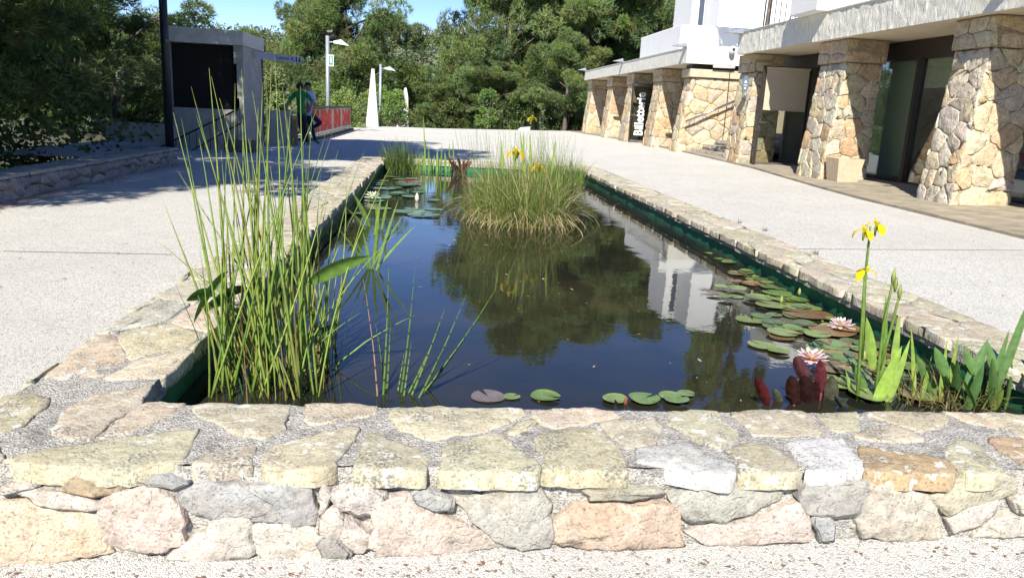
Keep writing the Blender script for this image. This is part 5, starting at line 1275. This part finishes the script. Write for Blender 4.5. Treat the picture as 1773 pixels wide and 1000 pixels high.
def inpoly(x, y, pl):
    c = False
    for (a, b), (d, e) in zip(pl, pl[1:]+pl[:1]):
        if (b > y) != (e > y) and x < (d-a)*(y-b)/(e-b)+a: c = not c
    return c
PATCH = [(1215, 492), (1290, 465), (1370, 490), (1500, 560), (1580, 640), (1640, 700), (1480, 690), (1420, 650), (1300, 560)]
k = 0
for i in range(400):
    x, y = rp.uniform(1210, 1640), rp.uniform(460, 700)
    if inpoly(x, y, PATCH):
        pad(LR, x, y, rp.uniform(26, 58)*(.6+(y-460)/400), vary(rp.choice([G1, G2, G2, G3, BZ, (.22, .17, .08)]), rp, .2), rp, k); k += 1
    if k >= 55: break
f1 = atZ(1405, 622, WATER+.05); lily_flower(LR, f1, .082, (.85, .58, .66), (.87, .68, .74), 1)
f2 = atZ(1469, 565, WATER+.03); f2.x = min(f2.x, XR-.14); lily_flower(LR, f2, .078, (.86, .64, .70), (.88, .74, .78), 2)
for b in ((1353, 520), (1384, 506), (1496, 617)): p = atZ(b[0], b[1], WATER+.03); bud(LR, p, .022, (.38, .42, .14))
LF = empty('small_water_lily', (.6, 3.3, WATER), 'a few round lily pads floating just behind the near coping', 'water lily')
for i, (x, y, w, c) in enumerate(((845,687,60,(.16,.13,.12)),(886,688,30,G2),(945,688,52,G1),(1064,694,46,G2),(1115,694,56,G1),(1160,690,42,G2),(1187,687,30,G1),(1170,697,44,G1))): pad(LF, x, y, w, c, rp, i)
p = atZ(1083, 696, WATER+.01); bud(LF, p, .016, (.30, .10, .05))
LL = empty('white_water_lily', (-.6, 9., WATER), 'far left patch of small lily pads with a white flower', 'water lily')
for i in range(46):
    x = rp.uniform(-.9, -.05); y = rp.uniform(8.3, 12.8)
    if x > -.35 and y > 10.8: continue
    o = bpy.data.objects.new('pad', PADS[rp.randrange(6)]); col.objects.link(o); o.parent = LL; o.matrix_parent_inverse = parent_inv(LL); s = rp.uniform(.07, .13); o.location = (x, y, WATER+.002+.002*(i % 9)); o.scale = (s, s, 1); o.rotation_euler = (0, rp.gauss(0, .03), rp.uniform(0, 6)); o.color = vary(rp.choice([G1, G2, G3, (.24, .07, .05)] if y > 11 else [G1, G2, G1]), rp, .15)+(1,)
lily_flower(LL, atZ(645, 341, WATER+.04), .10, (.82, .82, .80), (.85, .84, .78), 5); bud(LL, atZ(722, 344, WATER+.03), .05, (.75, .70, .62))

# --- near right: yellow iris, dark red plant, broad-leaved clump
YI = empty('yellow_iris', (2.0, 3.05, WATER), 'tall yellow flag iris with sword leaves at the near right of the pond', 'plant')
def PI(x, y, Y=3.08): return atY(x, y, Y)
for i, pts in enumerate((((1483,716),(1492,560),(1497,478)), ((1492,620),(1498,480),(1507,392)), ((1512,716),(1530,560),(1549,472)), ((1522,640),(1545,560),(1560,500)))):
    m = MB(); P_ = [PI(*q) for q in pts]; P2 = [P_[0], P_[0].lerp(P_[1], .5), P_[1], P_[1].lerp(P_[2], .5), P_[2]]; m.tube(P2, [.0075, .007, .006, .005, .004], 6); o = m.build('stem', M['blade'], YI, smooth=True); o.color = (.16, .26, .05, 1)
iris_flower(YI, PI(1517, 392), .80, 11); iris_flower(YI, PI(1496, 402), .72, 12); iris_flower(YI, PI(1499, 472), .80, 13)
for q in ((1549, 466, 1545, 495), (1560, 492, 1556, 520), (1553, 480, 1549, 505)):
    m = MB(); a, b = PI(q[0], q[1]), PI(q[2], q[3]); m.tube([b, b.lerp(a, .5), a], [.004, .010, .003], 6); o = m.build('seed_pod', M['blade'], YI, smooth=True); o.color = (.26, .32, .08, 1)
for i, (b, t, w, c) in enumerate((((1508,716),(1562,598),.055,(.28,.40,.07)),((1530,716),(1576,586),.035,GREEN_L),((1543,660),(1557,540),.032,GREEN_L),((1523,665),(1534,510),.032,(.17,.28,.05)),((1512,640),(1500,548),.045,(.25,.36,.07)),((1583,716),(1577,563),.02,GREEN_L),((1588,716),(1613,616),.022,GREEN_L),((1621,690),(1585,612),.05,GREEN_B),((1624,716),(1639,590),.026,GREEN_L),((1630,716),(1660,578),.024,GREEN_L),((1480,712),(1464,640),.022,GREEN_L),((1505,700),(1474,625),.05,GREEN_B),((1498,716),(1494,650),.025,GREEN_L),((1520,680),(1564,675),.035,GREEN_B))):
    leaf_obj('leaf', PI(*b, 3.05+.012*i), PI(*t, 3.05+.012*i), w, YI, vary(c, r, .12), bend=.04, fold=.3, sag=Vector((.3, -.5, .4)))
RC = empty('red_leaved_plant', (1.72, 3.0, WATER), 'dark red broad leaved water plant rising behind the near coping', 'plant')
REDS = [(.13, .025, .03), (.17, .04, .05), (.08, .03, .025), (.10, .09, .055)]
for i, (b, t, w, c) in enumerate((((1330,705),(1308,658),.075,(.13,.025,.025)),((1395,662),(1377,622),.085,(.20,.07,.08)),((1422,680),(1420,628),.075,(.20,.05,.06)),((1440,705),(1440,655),.09,(.16,.16,.10)),((1375,700),(1370,655),.09,(.06,.025,.02)),((1400,705),(1392,655),.11,(.05,.022,.02)),((1352,708),(1340,678),.06,(.14,.16,.11)),((1415,708),(1412,665),.10,(.05,.02,.02)),((1465,712),(1445,690),.05,(.10,.12,.10)),((1385,705),(1360,690),.07,(.07,.03,.03)))):
    Yl = 3.0+.03*(i % 4); o_ = leaf_obj('leaf', PI(*b, Yl), PI(t[0], t[1]-6, Yl-.05), w*.95, RC, tuple(k*.6 for k in c), bend=.06, shape='lance', fold=.55, up=Vector((.9, -.3, .2)), sag=Vector((0, -.7, .3)))
    bpy.data.objects[o_.name].data.materials[0] = M['redleaf']
    m = MB(); a = PI(b[0], b[1], Yl); m.tube([(a.x+.01, a.y+.02, WATER-.05), a], .005, 5); o = m.build('leaf_stalk', M['blade'], RC, smooth=True); o.color = (.22, .05, .05, 1)
BC = empty('corner_plant_clump', (2.35, 3.05, WATER), 'dense clump of broad blue green leaves in the near right corner', 'plant')
for i in range(34):
    bx_ = r.uniform(1640, 1800); b = PI(bx_, 716, 2.98+r.uniform(0, .35)); h = r.uniform(.10, .26); t = b+Vector((r.gauss(0, .07), r.gauss(0, .05), h+.05))
    leaf_obj('leaf', b, t, r.uniform(.03, .065), BC, vary(r.choice([GREEN_B, GREEN_B, GREEN_L, GREEN_D]), r, .2), bend=.06, shape=r.choice(['lance', 'sword']), fold=.35, up=Vector((r.uniform(-1, 1), -.6, .2)), sag=Vector((0, -.5, .3)))
for (b, t, w) in (((1668,690),(1712,585),.055),((1700,716),(1748,570),.035),((1720,690),(1790,500),.04),((1640,650),(1618,600),.05),((1690,650),(1668,600),.04),((1725,650),(1708,588),.04),((1765,700),(1790,600),.05)):
    leaf_obj('leaf', PI(*b, 3.02), PI(*t, 3.05), w, BC, vary(GREEN_B, r, .15), bend=.03, fold=.35, sag=Vector((.2, -.5, .3)))
grass_part('dry_stems', BC, 2.28, 3.1, .24, .16, 260, (.08, .26), .003, .35, .9, [(.34, .28, .14), (.26, .2, .09), (.18, .22, .07)], z=WATER-.02)
# little weeds at the edge of the right coping
for i, (x, y) in enumerate(((1325, 400), (1412, 440), (1280, 386))):
    p = atG(x, y); W_ = empty('weed', p, ['tiny grey weed by the middle of the right coping', 'tiny grey weed by the near part of the right coping', 'tiniest weed by the far part of the right coping'][i], 'weed'); grass_part('stems', W_, p.x, p.y, .03, .03, 26, (.03, .08), .0022, .5, .5, [(.2, .17, .12), (.15, .18, .07)], z=p.z, n=3)
# ================================================================== TWO MEN TALKING
def person(name, J, B, mats, label, hair_c, hands, head_dir, group='people by the railing'):
    """J joint -> (position, radius); B bones (a, b, material); one skinned body"""
    bm = bmesh.new(); lay = bm.verts.layers.skin.verify(); vmap = {}
    for k, (p, rd) in J.items():
        v = bm.verts.new(p); v[lay].radius = (rd[0], rd[1]) if isinstance(rd, tuple) else (rd, rd); vmap[k] = v
    vmap['pelvis'][lay].use_root = True
    for a, b, mi in B: bm.edges.new((vmap[a], vmap[b]))
    me = bpy.data.meshes.new('skeleton'); bm.to_mesh(me); bm.free()
    t = bpy.data.objects.new('tmp_skel', me); col.objects.link(t)
    sk = t.modifiers.new('skin', 'SKIN'); sk.use_smooth_shade = True; sk.branch_smoothing = .4
    sb = t.modifiers.new('sub', 'SUBSURF'); sb.levels = 2; sb.render_levels = 2
    bpy.context.view_layer.update()
    body = bpy.data.meshes.new_from_object(t.evaluated_get(bpy.context.evaluated_depsgraph_get())); bpy.data.objects.remove(t)
    body.materials.clear()
    for m in mats: body.materials.append(m)
    bm = bmesh.new(); bm.from_mesh(body)
    segs = [(Vector(J[a][0]), Vector(J[b][0]), mi) for a, b, mi in B]
    for f in bm.faces:
        c = f.calc_center_median(); best = None
        for a, b, mi in segs:
            d = b-a; tt = max(0, min(1, (c-a).dot(d)/max(d.length_squared, 1e-9))); q = (c-a-d*tt).length
            if best is None or q < best[0]: best = (q, mi)
        f.material_index = best[1]
    bm.to_mesh(body); bm.free()
    # fingers, nose and ears are grown onto the same mesh
    fb = MB(); HAND = 2
    for hn, (wr, kn, curl) in hands.items():
        w, k = Vector(wr), Vector(kn); d = (k-w).normalized(); s = d.cross(Vector((.2, 1, .1))).normalized(); nn = d.cross(s)
        for i, (o_, L) in enumerate(((-.030, .07), (-.010, .08), (.010, .075), (.030, .06))):
            b0 = k+s*o_; b1 = b0+d*L*.5+nn*curl*.015; b2 = b1+d*L*.4+nn*curl*.03; fb.tube([b0-d*.02, b0, b1, b2], [.010, .010, .009, .007], 6, HAND)
        th = w.lerp(k, .35)-s*.035; fb.tube([th, th-s*.02+d*.035, th-s*.022+d*.065], [.012, .011, .008], 6, HAND)
    h = Vector(J['head'][0]); hd = Vector(head_dir).normalized(); sd_ = hd.cross(Vector((0, 0, 1))).normalized()
    fb.tube([h+hd*.085+Vector((0, 0, .02)), h+hd*.118+Vector((0, 0, -.02)), h+hd*.09+Vector((0, 0, -.03))], [.008, .016, .008], 6, HAND)
    for e in (-1, 1):
        fb.tube([h+sd_*e*.078+Vector((0, 0, .03)), h+sd_*e*.098, h+sd_*e*.08+Vector((0, 0, -.035))], [.008, .018, .008], 6, HAND)
        fb.tube([h+hd*.086+sd_*e*.034+Vector((0, 0, .012)), h+hd*.098+sd_*e*.034+Vector((0, 0, .012))], [.013, .009], 6, 4)
    fb.tube([h+hd*.084+sd_*.025+Vector((0, 0, -.055)), h+hd*.096+Vector((0, 0, -.056)), h+hd*.084-sd_*.025+Vector((0, 0, -.055))], .006, 5, 5)
    fm = fb.mesh('features')
    bm = bmesh.new(); bm.from_mesh(body); bm.from_mesh(fm); bm.to_mesh(body); bm.free(); body.shade_smooth()
    o = link(name, body); o['label'] = label; o['category'] = 'person'; o['group'] = group
    # hair
    bm = bmesh.new(); bmesh.ops.create_icosphere(bm, subdivisions=3, radius=1)
    for v in bm.verts:
        c = v.co.copy(); n_ = noise.noise(c*5)*.05
        v.co = h+Vector((0, 0, .028))-hd*.018+Vector((c.x*.098, c.y*.105, c.z*.108))*(1+n_)
    dl = [v for v in bm.verts if (v.co-h).dot(hd) > .035 and v.co.z < h.z+.075 or v.co.z < h.z-.055]
    bmesh.ops.delete(bm, geom=dl, context='VERTS')
    hm = bpy.data.meshes.new('hair'); bm.to_mesh(hm); bm.free(); hm.shade_smooth()
    link('hair', hm, o, simple('hair_dark', hair_c, .7, 0, .3, 60, .004)); return o
SKIN = simple('skin', (.30, .17, .11), .55, 0, .06, 20); EYE = simple('eye_dark', (.03, .025, .02), .3); LIP = simple('lips', (.25, .10, .08), .5)
SHOE = simple('grey_shoes', (.16, .16, .17), .7)
JEAN = simple('dark_trousers', (.016, .018, .030), .85, 0, .25, 18, .004); JEAN2 = simple('navy_jeans', (.012, .016, .045), .85, 0, .25, 18, .004)
GRN = simple('green_shirt', (.018, .20, .055), .85, 0, .12, 10, .004); WHT = simple('pale_shirt', (.60, .55, .66), .85, 0, .08, 10, .004)
def Q(px, py, Y, dy=0.): return tuple(atY(px, py, Y)+Vector((0, dy, 0)))
Y_ = 23.35
def ground_px(px, Y): return -.325
J1 = {'pelvis': (Q(522, 199, Y_), (.165, .125)), 'waist': (Q(521.5, 189, Y_), (.16, .12)), 'chest': (Q(521, 173, Y_), (.20, .13)), 'upper': (Q(520.5, 163, Y_), (.17, .115)), 'neck': (Q(520, 157, Y_), .058), 'head': (Q(519.8, 151, Y_+.02), (.085, .095)), 'crown': (Q(520, 148, Y_+.02), (.075, .085)),
      'ls': (Q(510.5, 162, Y_), .072), 'le': (Q(500, 176, Y_-.02), .050), 'lw': (Q(494.2, 187.2, Y_-.38), .034), 'lh': (Q(493, 190.6, Y_-.5), (.040, .022)),
      'rs': (Q(530.5, 162.5, Y_), .072), 're': (Q(541.5, 176.5, Y_-.06), .050), 'rw': (Q(537.3, 187.8, Y_-.16), .034), 'rh': (Q(533.8, 190.5, Y_-.14), (.036, .024)),
      'lhp': (Q(518, 204, Y_), .105), 'lk': (Q(522.5, 224, Y_-.04), .066), 'la': (Q(526, 245, Y_+.02), .045), 'lt': (tuple(Vector(Q(526.5, 248.6, Y_))+Vector((-.02, .16, .0))), (.042, .032)),
      'rhp': (Q(526, 204, Y_), .105), 'rk': (Q(529.5, 224, Y_+.02), .066), 'ra': (Q(531.5, 245, Y_+.04), .045), 'rt': (tuple(Vector(Q(533, 248.6, Y_))+Vector((.04, .17, .0))), (.042, .032))}
B1 = [('pelvis','waist',0),('waist','chest',0),('chest','upper',0),('upper','neck',0),('neck','head',2),('head','crown',2),('upper','ls',0),('ls','le',0),('le','lw',2),('lw','lh',2),('upper','rs',0),('rs','re',0),('re','rw',2),('rw','rh',2),('pelvis','lhp',1),('lhp','lk',1),('lk','la',1),('la','lt',3),('pelvis','rhp',1),('rhp','rk',1),('rk','ra',1),('ra','rt',3)]
person('person', J1, B1, [GRN, JEAN, SKIN, SHOE, EYE, LIP], 'person in a green shirt and dark trousers seen from behind, one hand on the wall', (.02, .016, .013), {'l': (J1['lw'][0], J1['lh'][0], 1.), 'r': (J1['rw'][0], J1['rh'][0], 1.)}, (.25, 1, 0))
Y2 = 23.85
J2 = {'pelvis': (Q(538, 200, Y2), (.15, .12)), 'waist': (Q(537.5, 189, Y2), (.15, .115)), 'chest': (Q(536.5, 173, Y2), (.185, .125)), 'upper': (Q(535.5, 163, Y2), (.16, .11)), 'neck': (Q(534.5, 157, Y2), .058), 'head': (Q(533, 150.5, Y2-.03), (.083, .095)), 'crown': (Q(533, 147, Y2-.02), (.075, .085)),
      'ls': (Q(526.5, 163, Y2), .07), 'le': (Q(523, 177, Y2-.05), .048), 'lw': (Q(530, 188, Y2-.2), .033), 'lh': (Q(533, 191, Y2-.22), (.036, .024)),
      'rs': (Q(543, 163, Y2), .07), 're': (Q(545.5, 178, Y2+.1), .048), 'rw': (Q(542, 191, Y2+.02), .033), 'rh': (Q(541, 196, Y2), (.036, .024)),
      'lhp': (Q(535, 205, Y2), .10), 'lk': (Q(541, 226, Y2), .065), 'la': (Q(546.5, 244.6, Y2-.02), .045), 'lt': (Q(553.5, 247.6, Y2-.14), (.044, .034)),
      'rhp': (Q(541.5, 203, Y2), .10), 'rk': (Q(556, 213, Y2-.12), .068), 'ra': (Q(541, 221, Y2+.22), .045), 'rt': (Q(536.5, 224, Y2+.2), (.042, .032))}
B2 = B1
person('person', J2, B2, [WHT, JEAN2, SKIN, SHOE, EYE, LIP], 'person in a pale shirt and navy jeans facing the viewer with one knee raised', (.012, .010, .009), {'l': (J2['lw'][0], J2['lh'][0], 1.), 'r': (J2['rw'][0], J2['rh'][0], 1.)}, (-.25, -1, -.05))
# specks and bits floating on the pond
def floating_bits():
    r = random.Random(55); m = MB()
    for i in range(420):
        x = r.uniform(XL+.05, XR-.05); y = r.uniform(2.9, 13.5)
        if noise.noise(Vector((x*1.4, y*.9, 3.))) < -.05 and r.random() < .8: continue
        a = r.uniform(0, 6.28); L = r.uniform(.003, .014) if r.random() < .85 else r.uniform(.015, .035); w = L*r.uniform(.2, .5); d = Vector((math.cos(a), math.sin(a), 0)); q = Vector((-d.y, d.x, 0)); p = Vector((x, y, WATER+.0015))
        m.face([p-d*L-q*w*.3, p-q*w, p+d*L, p+q*w])
    o = m.build('floating_bits', simple('pale_bits', (.34, .28, .16), .7, 0, .5, 50)); setp(o, 'tiny leaf and pollen bits floating on the pond', 'debris', kind='stuff')
floating_bits()
